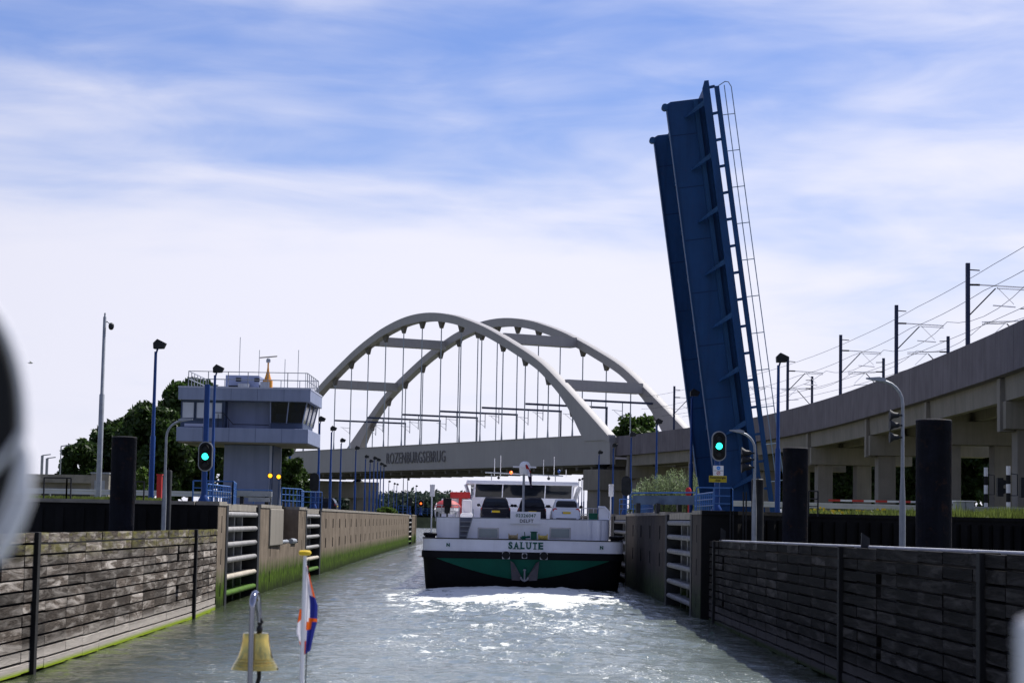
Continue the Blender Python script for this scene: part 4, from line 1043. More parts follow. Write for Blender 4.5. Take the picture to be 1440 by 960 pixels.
# ------------------------------------------------------------------ canal traffic signals
def signal(px, py, Y, label, lit='g', back=False, post_up=None, post=True, w_=.66, h_=1.36, grp='canal traffic signals'):
    p = W(px, py, Y); zc = p.z; x = p.x
    rt = root('traffic_signal', label, 'traffic signal', (x, Y, gz), grp)
    sg = 1 if back else -1
    def oval(rw, rh, y0, y1, b):
        pts = []
        for k in range(28):
            a = 2*math.pi*k/28; cx = math.cos(a)*rw; cz = math.sin(a)*rw+(rh-rw)*(1 if math.sin(a) >= 0 else -1); pts.append((x+cx, y0, zc+cz))
        b.prism(pts, (0, y1-y0, 0))
    b = MB(); oval(w_/2, h_/2, Y-.06, Y+.04, b); bd = b.build('backboard', steel_g if not back else dark_s, rt)
    b = MB(); oval(w_/2-.05, h_/2-.05, Y+sg*.11, Y+sg*.065, b); b.build('face', rubber, rt)
    if not back:
        for k, dz in enumerate((.36, 0, -.36)):
            on = (lit == 'g' and k == 1) or (lit == 'r' and k == 1)
            b = MB(); b.lathe([(.155 if on else .13, -.112), (.13, -.16), (.06, -.18)], (x, Y, zc+dz), 18, axis='Y'); b.build('lens', ({'g': e_green, 'r': e_red}[lit] if on else dark_s), rt, smooth=True)
            b = MB(); pts = [(x+.15*math.cos(a), Y-.115, zc+dz+.15*math.sin(a)) for a in [math.pi*q/8 for q in range(9)]]
            pts += [(x+.165*math.cos(a), Y-.115, zc+dz+.165*math.sin(a)) for a in [math.pi*q/8 for q in range(8, -1, -1)]]
            b.prism(pts, (0, -.16, 0)); b.build('hood', rubber, rt)
    b = MB(); pw = .13 if not back else .16
    b.tube([(x-.05, Y+.2, gz), (x-.05, Y+.2, post_up or zc+.2)], pw, 12); b.lathe([(.26, gz), (.26, gz+.1), (pw, gz+.35)], (x-.05, Y+.2, 0), 12)
    b.build('post', blue, rt, smooth=True)
    return rt, x, zc
signal(289, 641.5, 93, 'traffic signal with a green light on the left bank by the tower', 'g', post_up=WZ(291, 540, 93))
_, sx, sz = signal(1011, 627, 93, 'traffic signal with a green light and signs before the raised bridge', 'g')
signal(442, 678, 146, 'back of a blue traffic signal on the left, right of the tower', back=True)
signal(880.5, 683, 140, 'back of a blue traffic signal on the right, left of the willow bush', back=True)
signal(592, 707.5, 318, 'small far traffic signal showing a red light at the chamber end', 'r', w_=.9, h_=1.2)
signal(577, 705, 330, 'small dark far signal, seen from behind at the chamber end', back=True)
# signs under the right signal
def signs():
    Y = 92.6
    def rect(px0, py0, px1, py1, nm, mm, lab):
        a = W(px0, py1, Y); c = W(px1, py0, Y); b = MB(); b.box(a.x, c.x, Y, Y+.04, a.z, c.z); return b.build(nm, mm), a, c
    rt = root('information_sign', 'white sign with a blue and a red ring symbol under the right signal', 'sign', (W(1010, 668, Y).x, Y, W(1010, 668, Y).z))
    a = W(1003, 668.5, Y); c = W(1017.5, 654.5, Y); b = MB(); b.box(a.x, c.x, Y, Y+.04, a.z, c.z); b.build('panel', white_p, rt)
    mx = (a.x+c.x)/2; zz = (a.z+c.z)/2
    b = MB(); b.box(a.x+.02, c.x-.02, Y-.006, Y-.001, zz-.008, zz+.008); b.build('divider', dark_s, rt)
    b = MB(); b.lathe([(.085, -.01), (.085, -.003)], (mx, Y, zz+.12), 20, axis='Y'); b.build('blue_disc', mat('sign_blue', (.02, .25, .8), .5), rt)
    b = MB(); b.box(mx-.035, mx+.035, Y-.018, Y-.012, zz+.108, zz+.132); b.build('disc_mark', white_p, rt)
    b = MB(); pts = [(mx+.07*math.cos(q*math.pi/10), Y-.006, zz-.11+.07*math.sin(q*math.pi/10)) for q in range(21)]; b.tube(pts, .012, 6); b.bar((mx-.05, Y-.007, zz-.15), (mx+.05, Y-.007, zz-.07), .015); b.build('red_ring', red, rt)
    rt = root('name_sign', 'yellow name sign with two lines of dark lettering under the right signal', 'sign', (W(1009, 676, Y).x, Y, W(1009, 677, Y).z))
    a = W(997, 677.5, Y); c = W(1022, 668.8, Y); b = MB(); b.box(a.x, c.x, Y, Y+.04, a.z, c.z); b.build('panel', mat('sign_yellow', (.42, .33, .02), .6), rt)
    for k, t in enumerate(('Rozenburgse', 'sluis')):
        tx = text_mb(t, .135, .006, bold=.003); tx.v = [(v[0]+(a.x+c.x)/2, v[1]+Y-.006, v[2]+a.z+(.72-.42*k)*(c.z-a.z)) for v in tx.v]; tx.build('lettering', dark_s, rt)
signs()

# ------------------------------------------------------------------ railings, guard rails
def railing(pts, label, mm=blue_l, h=1.0, rails=(1.0, .66, .33), step=.9, z=gz+.05, round_=True, r=.035):
    rt = root('railing', label, 'railing', (*pts[0], z), 'railings on the lock quay')
    b = MB()
    for hh in rails:
        b.tube([(x, y, z+hh*h) for x, y in pts], r if hh == 1.0 else r*.75, 6)
    b.build('rail', mm, rt, smooth=True)
    b = MB()
    for (a, c) in zip(pts, pts[1:]):
        L_ = math.dist(a, c); n = max(1, round(L_/step))
        for i in range(n+1):
            x = a[0]+(c[0]-a[0])*i/n; y = a[1]+(c[1]-a[1])*i/n; b = MB(); b.bar((x, y, z-.1), (x, y, z+h), .06); b.build('post', mm, rt)
    return rt
def rx(px, Y): return WX(px, Y)
railing([(rx(270, 94), 94), (rx(326, 94), 94), (rx(331, 101), 101), (rx(331, 106), 106)], 'blue railing around the left traffic signal', h=.95)
railing([(rx(290, 96.5), 96.5), (rx(322, 105), 105)], 'second blue railing crossing behind the left traffic signal', h=.85)
railing([(rx(330, 120), 120), (rx(381, 120), 120)], 'long blue railing in front of the tower base', h=.9, rails=(1.0, .5))
railing([(rx(395, 128), 128), (rx(422, 132), 132), (rx(426, 142), 142)], 'blue railing by the small tree right of the tower', h=1.15)
railing([(rx(420, 132), 132), (rx(452, 133), 133)], 'pale blue railing at the second left gate', h=1.0)
railing([(rx(979, 92), 92), (rx(1028, 92), 92), (rx(1030, 97), 97)], 'blue railing around the right traffic signal', h=1.05)
railing([(rx(977, 104), 104), (rx(1008, 94), 94)], 'slanting blue railing left of the right traffic signal', h=.9)
railing([(rx(871, 136), 136), (rx(900, 134), 134), (rx(918, 124), 124)], 'blue railing in front of the willow bush', h=.95)
railing([(rx(560, 312), 312), (rx(573, 312), 312)], 'small far blue railing at the end of the left lock wall', h=1.3)
railing([(rx(586, 330), 330), (rx(608, 330), 330)], 'far blue railing left of the red lifeboat', h=1.0)
railing([(rx(1137, 90), 90), (rx(1150, 90), 90)], 'short grey ladder rail beside the farther dark pile', dark_s, h=1.0, z=gz)
railing([(rx(60, 90.5), 90.5), (rx(92, 90.5), 90.5), (rx(98, 90.5), 90.5)], 'dark ladder rail on the quay left of the camera mast', dark_s, h=.95, rails=(1.0,), z=gz)
railing([(rx(189, 90.2), 90.2), (rx(201, 90.2), 90.2)], 'dark ladder rail right of the left mooring pile', dark_s, h=.85, rails=(1.0,), z=gz)
# galvanised guard rails
def guard(pts, label, z=gz):
    rt = root('guard_rail', label, 'guard rail', (*pts[0], z), 'roadside guard rails')
    b = MB()
    for a, c in zip(pts, pts[1:]):
        a3, c3 = Vector((*a, z+.62)), Vector((*c, z+.62))
        b.bar(a3, c3, .04, .3); b.bar(a3+Vector((0, -.04, .1)), c3+Vector((0, -.04, .1)), .05, .08); b.bar(a3+Vector((0, -.04, -.1)), c3+Vector((0, -.04, -.1)), .05, .08)
    b.build('rail', mat('guard_rail_zinc', (.45, .47, .50), .45, .4, var=.1), rt)
    for a, c in zip(pts, pts[1:]):
        n = max(1, int(math.dist(a, c)/3))
        for i in range(n+1): x = a[0]+(c[0]-a[0])*i/n; y = a[1]+(c[1]-a[1])*i/n; b = MB(); b.bar((x, y+.08, z), (x, y+.08, z+.7), .1); b.build('post', steel_g, rt)
guard([(-60, 112), (rx(380, 118), 118)], 'long guard rail behind the left quay in front of the trees')
guard([(rx(1030, 112), 112), (rx(1300, 118), 118), (60, 122)], 'long guard rail along the right quay before the viaduct columns')
g2 = root('swing_beam', 'grey folded gate beam in front of the willow bush', 'gate beam', (rx(930, 108), 108, gz))
b = MB(); b.hexa([(rx(890, 110), 110, gz+.45), (rx(977, 106), 106, gz+.45), (rx(977, 106), 106.5, gz+.45), (rx(890, 110), 110.5, gz+.45), (rx(890, 110), 110, gz+.92), (rx(977, 106), 106, gz+.92), (rx(977, 106), 106.5, gz+.92), (rx(890, 110), 110.5, gz+.92)]); b.build('beam', mat('beam_blue_grey', (.08, .12, .19), .5), g2)
b = MB()
for px in (897, 925, 955): b.box(rx(px, 108)-.1, rx(px, 108)+.1, 107.6, 108.6, gz-.02, gz+.5)
b.build('foot', dark_s, g2)
b = MB(); b.tube([(rx(887, 110), 109.9, gz+.2), (rx(886, 110), 109.9, gz+.9), (rx(889, 110), 109.9, gz+1.05), (rx(977, 106), 105.9, gz+1.08)], .045, 6); b.build('rail', blue_l, g2)
g3 = root('swing_beam', 'grey folded gate beam in front of the tower core', 'gate beam', (rx(350, 118), 118, gz))
b = MB(); b.box(rx(330, 118), rx(382, 118), 117.5, 118, gz+.55, gz+.85); b.box(rx(350, 118), rx(380, 118), 117.4, 117.49, gz+.25, gz+.5); b.build('beam', steel_g, g3)
b = MB(); b.box(rx(340, 118)-.1, rx(340, 118)+.1, 117.6, 117.9, gz, gz+.55); b.box(rx(375, 118)-.1, rx(375, 118)+.1, 117.6, 117.9, gz, gz+.55); b.build('foot', dark_s, g3)
# red/white barrier boom
def boom(x0, x1, Y, z, label):
    rt = root('road_barrier', label, 'barrier', (x0, Y, gz), 'red and white road barriers'); n = int((x1-x0)/.8)
    b = MB(); b.box(x0, x1, Y, Y+.12, z, z+.13); b.build('boom', white_p, rt)
    b = MB()
    for i in range(0, n, 2): b.box(x0+i*.8, x0+i*.8+.8, Y-.004, Y+.124, z-.004, z+.134)
    b.build('red_band', redw, rt)
    b = MB(); b.box(x1-.35, x1, Y+.13, Y+.5, gz, z+.25); b.build('stand', steel_g, rt)
boom(rx(-20, 125), rx(160, 125), 125, WZ(100, 690.5, 125), 'red and white road barrier behind the left quay')
boom(rx(1165, 140), rx(1345, 140), 140, WZ(1250, 706, 140), 'red and white road barrier beyond the right guard rail')
# striped posts with signal boxes (right)
def striped(px, Y, pt, pb, label, box):
    x = WX(px, Y); z0 = gz; z1 = WZ(px, pt, Y)
    rt = root('striped_post', label, 'striped post', (x, Y, gz), 'black and white striped posts'); n = 6
    b = MB(); b.lathe([(.12, z0), (.12, z1)], (x, Y, 0), 12); b.build('post', white_p, rt, smooth=True)
    for i in range(0, n, 2): q = (z1-z0)/n; b = MB(); b.lathe([(.124, z0+q*i), (.124, z0+q*(i+1))], (x, Y, 0), 12); b.build('black_band', rubber, rt)
    b = MB(); b.tube([(x, Y, z1-.4), (x+.5, Y, z1-.45), (x+.5, Y, z1-1.6), (x, Y, z1-1.6)], .03); b.box(x+.65, x+1.0, Y-.2, Y+.2, z1-1.7, z1-.6); b.prism([(x+1.0, Y-.15, z1-.7), (x+1.5, Y-.15, z1-.85), (x+1.0, Y-.15, z1-1.05)], (0, .3, 0)); b.prism([(x+1.0, Y-.15, z1-1.2), (x+1.5, Y-.15, z1-1.35), (x+1.0, Y-.15, z1-1.55)], (0, .3, 0))
    b.build('lamp_box', dark_s, rt)
striped(1386.5, 122, 657, 712, 'black and white striped post in front of the pale column, farther one', 1)
striped(1418, 112, 655, 712, 'black and white striped post nearest the right edge, with a dark lamp box', 1)
x = WX(1358, 108); b = MB(); b.box(x-.46, x+.46, 108, 109, gz, WZ(1358, 705, 108)); rt = root('cabinet', 'grey utility cabinet in the grass right of the largest pile', 'cabinet', (x, 108, gz)); b.build('box', steel_g, rt, bevel=.03)
b = MB(); b.box(x-.5, x+.5, 107.95, 109.05, WZ(1358, 705, 108)+.002, WZ(1358, 703.5, 108)); b.build('lid', white_p, rt); b = MB(); b.box(x-.01, x+.01, 107.98, 107.998, gz+.1, gz+.9); b.build('door_seam', dark_s, rt)
# bollard knobs and small fittings
for px, Y, py, l in ((1219, 60, 0, 'small slanted dark plate standing on the right guide wall'), (1022, 80, 0, 'smaller slanted dark plate at the far end of the right guide wall')):
    x = 8.9; z = 3.3; Yq = 8.9*2880/(px-720-5); b = MB(); b.prism([(x, Yq, z), (x+.22, Yq, z), (x+.22, Yq, z+.42), (x+.02, Yq, z+.55)], (0, .1, 0)); tag(b.build('marker_plate', dark_s), l, 'marker plate')
# emergency red post and item
b = MB(); xx = rx(222, 104); b.box(xx-.12, xx+.12, 104, 104.3, gz, gz+1.4); b.box(xx-.15, xx+.15, 103.95, 104.35, gz+1.402, gz+1.46); tag(b.build('red_box', red), 'narrow red box on the left quay beside the curved lamp', 'box')
b = MB(); xx = rx(955+13, 112); b.lathe([(.10, gz+.9), (.16, gz+1.05), (.16, gz+1.25), (.08, gz+1.38)], (rx(968, 108), 108.2, 0), 12); b.tube([(rx(968, 108), 108.2, gz), (rx(968, 108), 108.2, gz+.95)], .04); tag(b.build('red_light', red, smooth=True), 'small red beacon above the folded gate beam by the willow bush', 'beacon')
# ladder stakes on right quay
for px, t, l in ((1046, 690, 'thin dark ladder stile on the right quay, nearer the lamp'), (1028, 716, 'short dark stake on the right quay edge')):
    Y = 87.2; x = WX(px, Y); b = MB(); b.tube([(x-.06, Y-.3, 1.5), (x-.06, Y-.3, WZ(px, t, Y)-.05), (x+.06, Y-.3, WZ(px, t, Y)-.05), (x+.06, Y-.3, 1.5)], .035, 6); tag(b.build('ladder_stile', dark_s), l, 'ladder')
# low building and white box at far left
def lowb():
    Y = 150; x0, x1 = WX(-120, Y), WX(128, Y); rt = root('low_building', 'low grey flat building behind the left quay', 'building', ((x0+x1)/2, Y, gz))
    z1 = WZ(90, 667, Y); b = MB(); b.box(x0, x1, Y, Y+12, gz, z1-.6); b.build('wall', beam_c, rt); b = MB(); b.box(x0-.3, x1+.3, Y-.4, Y+12.4, z1-.598, z1); b.build('roof', coping, rt)
    b = MB(); b.box(WX(57, Y), WX(125, Y), Y-.03, Y+.05, gz+.4, z1-1.0); b.build('window_band', glass, rt)
lowb()
Y = 118; x0, x1 = WX(126, Y), WX(151, Y); rt = root('site_cabin', 'pale grey cabin behind the camera mast', 'cabin', ((x0+x1)/2, Y, gz)); b = MB(); b.box(x0, x1, Y, Y+1.4, gz, WZ(140, 666, Y)); b.build('wall', coping, rt, bevel=.03)
b = MB(); b.box(x0-.04, x1+.04, Y-.04, Y+1.44, WZ(140, 666, Y)+.002, WZ(140, 665, Y)+.05); b.build('roof', steel_g, rt); b = MB(); b.box(x0+.2, x0+.8, Y-.02, Y-.002, gz+.1, gz+1.3); b.build('door', steel_g, rt)
for px, t, l in ((56, 640, 'left one of two grey masts at the far left road'), (63, 644, 'right one of two grey masts at the far left road'), (82, 627, 'thin lamp post behind the low building')):
    Y = 170; x = WX(px, Y); rt = root('light_pole', l, 'pole', (x, Y, gz)); b = MB(); b.tube([(x, Y, gz), (x, Y, WZ(px, t, Y))], .12 if px < 70 else .05, 8); b.build('pole', steel_g, rt); b = MB(); b.bar((x, Y, WZ(px, t, Y)), (x+.7, Y, WZ(px, t, Y)+.1), .08); b.build('arm', steel_g, rt)
# ------------------------------------------------------------------ motor barge
SX, SY = WX(736.3, 117), 117.0
SR = math.atan(-.011)                 # heading along the lock: forward = (-.011,1)
def SP(x, y, z): return Vector((SX + x*math.cos(.011) - y*math.sin(.011), SY + y*math.cos(.011)+x*math.sin(.011), z))
def sx_(px, y=0): 
    return (WX(px, SY+y)-SX) + y*.011
def sz_(px, py, y=0): return WZ(px, py, SY+y)
def outline(hw, y0, r, L, z, bow=14):
    p = []
    for k in range(7): a = math.pi/2*k/6; p.append(SP(-hw+r-r*math.cos(a)*1.0, y0+r-r*math.sin(a), z))
    for k in range(1, 6): p.append(SP((-hw+r)+(2*hw-2*r)*k/6, y0-.12*math.sin(math.pi*k/6), z))
    for k in range(7): a = math.pi/2*(1-k/6); p.append(SP(hw-r+r*math.cos(a), y0+r-r*math.sin(a), z))
    for k in range(8): u = k/7; p.append(SP(hw*(1-u**2.2), L-bow+bow*u, z))
    for k in range(1, 8): u = 1-k/7; p.append(SP(-hw*(1-u**2.2), L-bow+bow*u, z))
    return p
def ring_band(b, hw, y0, r, L, z0, z1, t, mi=0):
    b.loft([outline(hw, y0, r, L, z0), outline(hw, y0, r, L, z1), outline(hw-t, y0+t, max(r-t, .1), L-t, z1), outline(hw-t, y0+t, max(r-t, .1), L-t, z0), outline(hw, y0, r, L, z0)], mi, cap=False)
def barge():
    rt = root('motor_barge', 'white, black and green inland barge SALUTE seen from its stern', 'barge', SP(0, 0, 0)); WO['motor_barge'] = SP(0, 0, 0)
    L = 108; hw = 5.72
    b = MB(); b.loft([outline(hw-.35, 2.2, 1.2, L, -1.6), outline(hw-.18, .9, 1.0, L, 0), outline(hw-.1, .30, .9, L, 1.0), outline(hw-.03, .05, .8, L, 1.80)]); hull = b.build('hull', blackp, rt, smooth=True)
    # green counter panel: curved lower edge
    b = MB(); n = 30; X = [-4.9+9.8*i/n for i in range(n+1)]
    def hully(z): return (.05+(1.80-z)/.8*.25) if z > 1.0 else .30+(1.0-z)*.60
    top = []; bot = []
    grid = []
    for x in X:
        zb = 1.79 - 1.16*max(0, 1-(abs(x)/4.95)**1.55)
        colv = []
        for k in range(6):
            z = 1.795+(zb-1.795)*k/5; colv.append(SP(x, hully(z)-.035-.12*math.sin(math.pi*min(max((x+5.7)/11.4, 0), 1)), z))
        grid.append(colv)
    vs = [p for c in grid for p in c]; fs = [(i*6+k, i*6+k+1, (i+1)*6+k+1, (i+1)*6+k) for i in range(n) for k in range(5)]
    b.add(vs, fs); b.build('counter_panel', greenp, hull, smooth=True)
    b = MB(); ring_band(b, hw+.06, -.06, .85, L+.05, 1.80, 2.20, .2); b.build('rubbing_strake', blackp, rt, smooth=True)
    b = MB(); ring_band(b, hw, 0, .8, L, 2.202, 2.88, .12); bw = b.build('bulwark', white, rt, smooth=True)
    b = MB(); ring_band(b, hw+.03, -.03, .82, L, 2.882, 2.94, .18); b.build('cap_rail', greenp if False else dark_s, bw, smooth=True)
    b = MB(); o = outline(hw-.15, .15, .7, L-.2, 2.25); b.add(o, [tuple(range(len(o)))]); b.build('deck', mat('deck_grey', (.12, .13, .14), .8), rt)
    # hatch coaming and covers forward
    b = MB(); b.hexa([SP(-4.6, 20, 2.26), SP(4.6, 20, 2.26), SP(4.6, 98, 2.26), SP(-4.6, 98, 2.26), SP(-4.4, 20, 3.6), SP(4.4, 20, 3.6), SP(4.4, 98, 3.6), SP(-4.4, 98, 3.6)]); b.build('cargo_hatch', beam_c, rt)
    # name and marks
    yz = lambda x: -.04-.12*math.sin(math.pi*min(max((x+5.7)/11.4, 0), 1))
    zn = 2.575; w0 = sx_(715.5); W_ = sx_(764.5)-w0; hh = .40
    cells = (('S', .52), ('A', .72), ('L', .60), ('U', .70), ('T', .64), ('E', .60)); gap = .10; tot = sum(c[1] for c in cells)+gap*5; kk = W_/tot; x = w0; tx = MB()
    def ser(xc, zc, wd_): 
        tx.add([tuple(SP(xc+a*wd_/2, yz(0)+c, zc+d*.022)) for a, c, d in ((-1, -.014, -1), (1, -.014, -1), (1, .02, -1), (-1, .02, -1), (-1, -.014, 1), (1, -.014, 1), (1, .02, 1), (-1, .02, 1))], [(0,3,2,1),(4,5,6,7),(0,1,5,4),(1,2,6,5),(2,3,7,6),(3,0,4,7)])
    for ch, wc in cells:
        g_ = text_mb(ch, .56, .02, bold=.022); xs = [v[0] for v in g_.v]; zz_ = [v[2] for v in g_.v]; ww = wc*kk
        sx1 = (ww*(.86 if ch in 'ALUT' else 1.0))/(max(xs)-min(xs)); mx_ = (max(xs)+min(xs))/2; mz_ = (max(zz_)+min(zz_))/2; sz1 = hh/(max(zz_)-min(zz_))
        tx.add([tuple(SP((v[0]-mx_)*sx1+x+ww/2, yz(0)+v[1], (v[2]-mz_)*sz1+zn)) for v in g_.v], g_.f)
        L0, L1, b0, t0_ = x+ww*.10, x+ww*.90, zn-hh/2+.022, zn+hh/2-.022
        if ch == 'A': ser(L0+.02, b0, .17); ser(L1-.02, b0, .17)
        if ch == 'L': ser(L0+.02, b0, .14); ser(L0+.03, t0_, .17)
        if ch == 'U': ser(L0+.02, t0_, .16); ser(L1-.02, t0_, .16)
        if ch == 'T': ser(x+ww/2, b0, .18)
        if ch == 'E': ser(L0-.0, b0, .12); ser(L0-.0, t0_, .12)
        x += ww+gap*kk
    tx.build('ship_name', green_t, bw)
    for px in (631, 846.5):
        t2 = text_mb('N', .26, .02, bold=.014); x0 = sx_(px); t2.v = [tuple(SP(v[0]+x0, yz(x0)+v[1]+.01, v[2]+2.53)) for v in t2.v]; t2.build('side_mark', green_t, bw)
    # fairleads and stern anchor
    for px, r in ((712.5, .19), (765.5, .19), (738.5, .10)):
        x = sx_(px); c = SP(x, -.19, 2.02 if r > .15 else 2.0)
        b = MB(); b.box(c.x-.22*(r/.19)**.6, c.x+.22*(r/.19)**.6, c.y-.03, c.y+.12, c.z-.22*(r/.19)**.6, c.z+.22*(r/.19)**.6); f = b.build('fairlead', steel_w, rt, bevel=.03)
        b = MB(); b.lathe([(r+.03, -.05), (r+.03, -.034), (r-.02, -.032)], tuple(c), 20, axis='Y'); b.build('fairlead_hole', rubber, f)
    x = sx_(739); b = MB()
    for s in (-1, 1):
        b.prism([SP(x+s*.82, .02-.22, 1.72), SP(x+s*.62, -.28, 1.60), SP(x+s*.16, .10, .78), SP(x+s*.25, .12, .58), SP(x+s*.72, .05, .62)], SP(0, .12, 0)-SP(0, 0, 0))
    b.build('anchor_cheek', mat('anchor_recess', (.11, .10, .11), .6, rust=.6), rt)
    b = MB(); b.bar(SP(x, -.06, 1.2), SP(x, .02, .62), .09); b.tube([SP(x-.22, -.02, .80), SP(x-.14, -.02, .64), SP(x, -.02, .58), SP(x+.14, -.02, .64), SP(x+.22, -.02, .80)], .055, 8); b.lathe([(.09, 1.15), (.07, 1.25)], tuple(SP(x, -.06, 0)), 10)
    b.build('stern_anchor', mat('anchor_grey', (.25, .25, .27), .6, rust=.3), rt)
    # lower deckhouse
    x0, x1 = sx_(613.5, 1.6), sx_(857, 1.6); zt = 4.10
    def rrect(xa, xb, ya, yb, r, z):
        p = []
        for (cx, cy, a0) in ((xa+r, ya+r, math.pi), (xb-r, ya+r, 1.5*math.pi), (xb-r, yb-r, 0), (xa+r, yb-r, .5*math.pi)):
            for k in range(6): a = a0+math.pi/2*k/5; p.append(SP(cx+r*math.cos(a), cy+r*math.sin(a), z))
        return p
    b = MB(); b.loft([rrect(x0, x1, 1.6, 17.5, .55, 2.26), rrect(x0, x1, 1.6, 17.5, .55, 3.86)]); dh = b.build('deckhouse', white, rt, smooth=True)
    # raised rim
    b = MB(); r0 = rrect(x0, x1, 1.6, 17.5, .55, 3.862); r1 = rrect(x0, x1, 1.6, 17.5, .55, zt); r2 = rrect(x0+.08, x1-.08, 1.68, 17.42, .5, zt); r3 = rrect(x0+.08, x1-.08, 1.68, 17.42, .5, 3.862)
    b.loft([r0, r1, r2, r3, r0], cap=False); b.build('deck_rim', white, dh, smooth=True)
    b = MB(); b.tube(r1+[r1[0]], .025, 5); b.build('rim_rail', steel_g, dh)
    for (pa, pc) in ((672, 702), (773, 803)):
        a, c = sx_(pa, 1.6), sx_(pc, 1.6); z0, z1 = sz_(pa, 757, 1.6), sz_(pa, 741, 1.6)
        b = MB(); b.prism([SP(a, 1.57, z0), SP(c, 1.57, z0), SP(c, 1.57, z1), SP(a, 1.57, z1)], (0, .08, 0)); wn = b.build('window', steel_w, dh, bevel=.02)
        b = MB(); b.prism([SP(a+.09, 1.555, z0+.09), SP(c-.09, 1.555, z0+.09), SP(c-.09, 1.555, z1-.08), SP(a+.09, 1.555, z1-.08)], (0, .012, 0)); b.build('pane', glass_l, wn)
    # tall plate with number and port
    a, c = sx_(717.5, 1.6), sx_(760, 1.6)
    b = MB(); b.hexa([SP(a, 1.50, 3.80), SP(c, 1.50, 3.80), SP(c, 1.59, 3.80), SP(a, 1.59, 3.80), SP(a, 1.50, 4.50), SP(c, 1.50, 4.50), SP(c, 1.59, 4.50), SP(a, 1.59, 4.50)]); b.build('number_board', white, dh)
    for t, s, z, mm, dx in (('02326047', .27, 4.27, green_t, 0), ('DELFT', .27, 3.96, dark_s, .05)):
        t2 = text_mb(t, s, .015, bold=.004, spacing=1.15); xc = (a+c)/2+.02+dx; t2.v = [tuple(SP(v[0]*.95+xc, 1.485+v[1] if z > 4 else 1.49+v[1], v[2]+z)) for v in t2.v]; t2.build('port_lettering', mm, dh)
    # stairs recess at left
    b = MB(); xa = sx_(646.5, 1.5); xb = sx_(664, 1.5)
    b.prism([SP(xa, 1.56, 2.3), SP(xa+.28, 1.56, 2.3), SP(xb, 1.56, 4.1), SP(xa, 1.56, 4.1)], (0, .035, 0)); st = b.build('stairs', mat('stair_grey', (.13, .14, .18), .6), dh)
    for k in range(6): 
        b = MB(); z = 2.5+k*.27; b.prism([SP(xa+.04, 1.30, z), SP(xa+.30+.07*k, 1.30, z), SP(xa+.30+.07*k, 1.30, z+.04), SP(xa+.04, 1.30, z+.04)], (0, .255, 0)); b.build('tread', steel_g, st)
    b = MB(); b.tube([SP(xa+.25, 1.3, 2.4), SP(xb+.05, 1.3, 4.2), SP(xb+.05, 1.3, 4.6)], .025, 5); b.tube([SP(xa, 1.3, 2.4), SP(xa, 1.3, 4.7)], .025, 5); b.build('stair_rail', steel_g, st)
    # side buttresses at right
    b = MB()
    for px in (829, 842): x = sx_(px, 1.6); b.lathe([(.16, 2.26), (.16, 4.05)], tuple(SP(x, 1.62, 0)), 12)
    b.build('pillar', white, dh, smooth=True)
    # wheelhouse
    yW = 12.0
    wx0, wx1 = sx_(665, yW), sx_(805, yW); tx0, tx1 = sx_(654.5, yW), sx_(813.5, yW)
    zs, zh, zr = sz_(735, 702, yW), sz_(735, 681.5, yW), sz_(735, 676, yW)
    b = MB(); b.hexa([SP(wx0-.25, yW-.05, 3.87), SP(wx1+.25, yW-.05, 3.87), SP(wx1+.25, yW+4.5, 3.87), SP(wx0-.25, yW+4.5, 3.87), SP(wx0-.25, yW-.05, zs), SP(wx1+.25, yW-.05, zs), SP(wx1+.25, yW+4.5, zs), SP(wx0-.25, yW+4.5, zs)]); wh = b.build('wheelhouse', white, rt, bevel=.04)
    b = MB(); b.hexa([SP(tx0, yW-.45, zh), SP(tx1, yW-.45, zh), SP(tx1, yW+5, zh), SP(tx0, yW+5, zh), SP(tx0+.05, yW-.40, zr), SP(tx1-.05, yW-.40, zr), SP(tx1-.05, yW+5, zr), SP(tx0+.05, yW+5, zr)]); b.build('roof', white, wh, bevel=.04)
    b = MB()
    ax0, ax1 = wx0+.05, wx1-.05
    bt0, bt1 = sx_(667.5-.5, yW), sx_(803.5+1, yW)
    def wq(u): return SP(ax0+(ax1-ax0)*u, yW, zs), SP(bt0+(bt1-bt0)*u, yW-.22, zh)
    for (u0, u1) in ((.0, 1.0),):
        a_, c_ = wq(u0); d_, e_ = wq(u1); b.add([a_, d_, e_, c_], [(0, 1, 2, 3)])
    for s, xx, xt in ((-1, ax0, bt0), (1, ax1, bt1)):
        b.add([SP(xx, yW+.0, zs), SP(xx+s*.22, yW+4.3, zs), SP(xt+s*.30, yW+4.4, zh), SP(xt, yW-.2, zh)], [(0, 1, 2, 3)])
    b.add([SP(ax0-.2, yW+4.3, zs), SP(ax1+.2, yW+4.3, zs), SP(bt1+.3, yW+4.4, zh), SP(bt0-.3, yW+4.4, zh)], [(0, 1, 2, 3)])
    b.build('window', glass, wh, fixn=False)
    b = MB()
    for u in (0, .285, .72-.0, 1.0):
        a_, c_ = wq(u); b.bar(a_-Vector((0, .02, 0)), c_-Vector((0, .02, 0)), .11 if u in (0, 1.0) else .06)
    b.hexa([SP(wx0-.1, yW-.1, zs-.02), SP(wx1+.1, yW-.1, zs-.02), SP(wx1+.1, yW+.1, zs-.02), SP(wx0-.1, yW+.1, zs-.02), SP(wx0-.1, yW-.1, zs+.10), SP(wx1+.1, yW-.1, zs+.10), SP(wx1+.1, yW+.1, zs+.10), SP(wx0-.1, yW+.1, zs+.10)])
    for s, xx in ((-1, wx0-.2), (1, wx1+.2)): b.bar(SP(xx, yW+1.2, zs), SP(xx+s*.32, yW+1.0, zh), .16); b.bar(SP(xx, yW+4.3, zs), SP(xx+s*.32, yW+4.4, zh), .10)
    b.build('window_frame', white, wh)
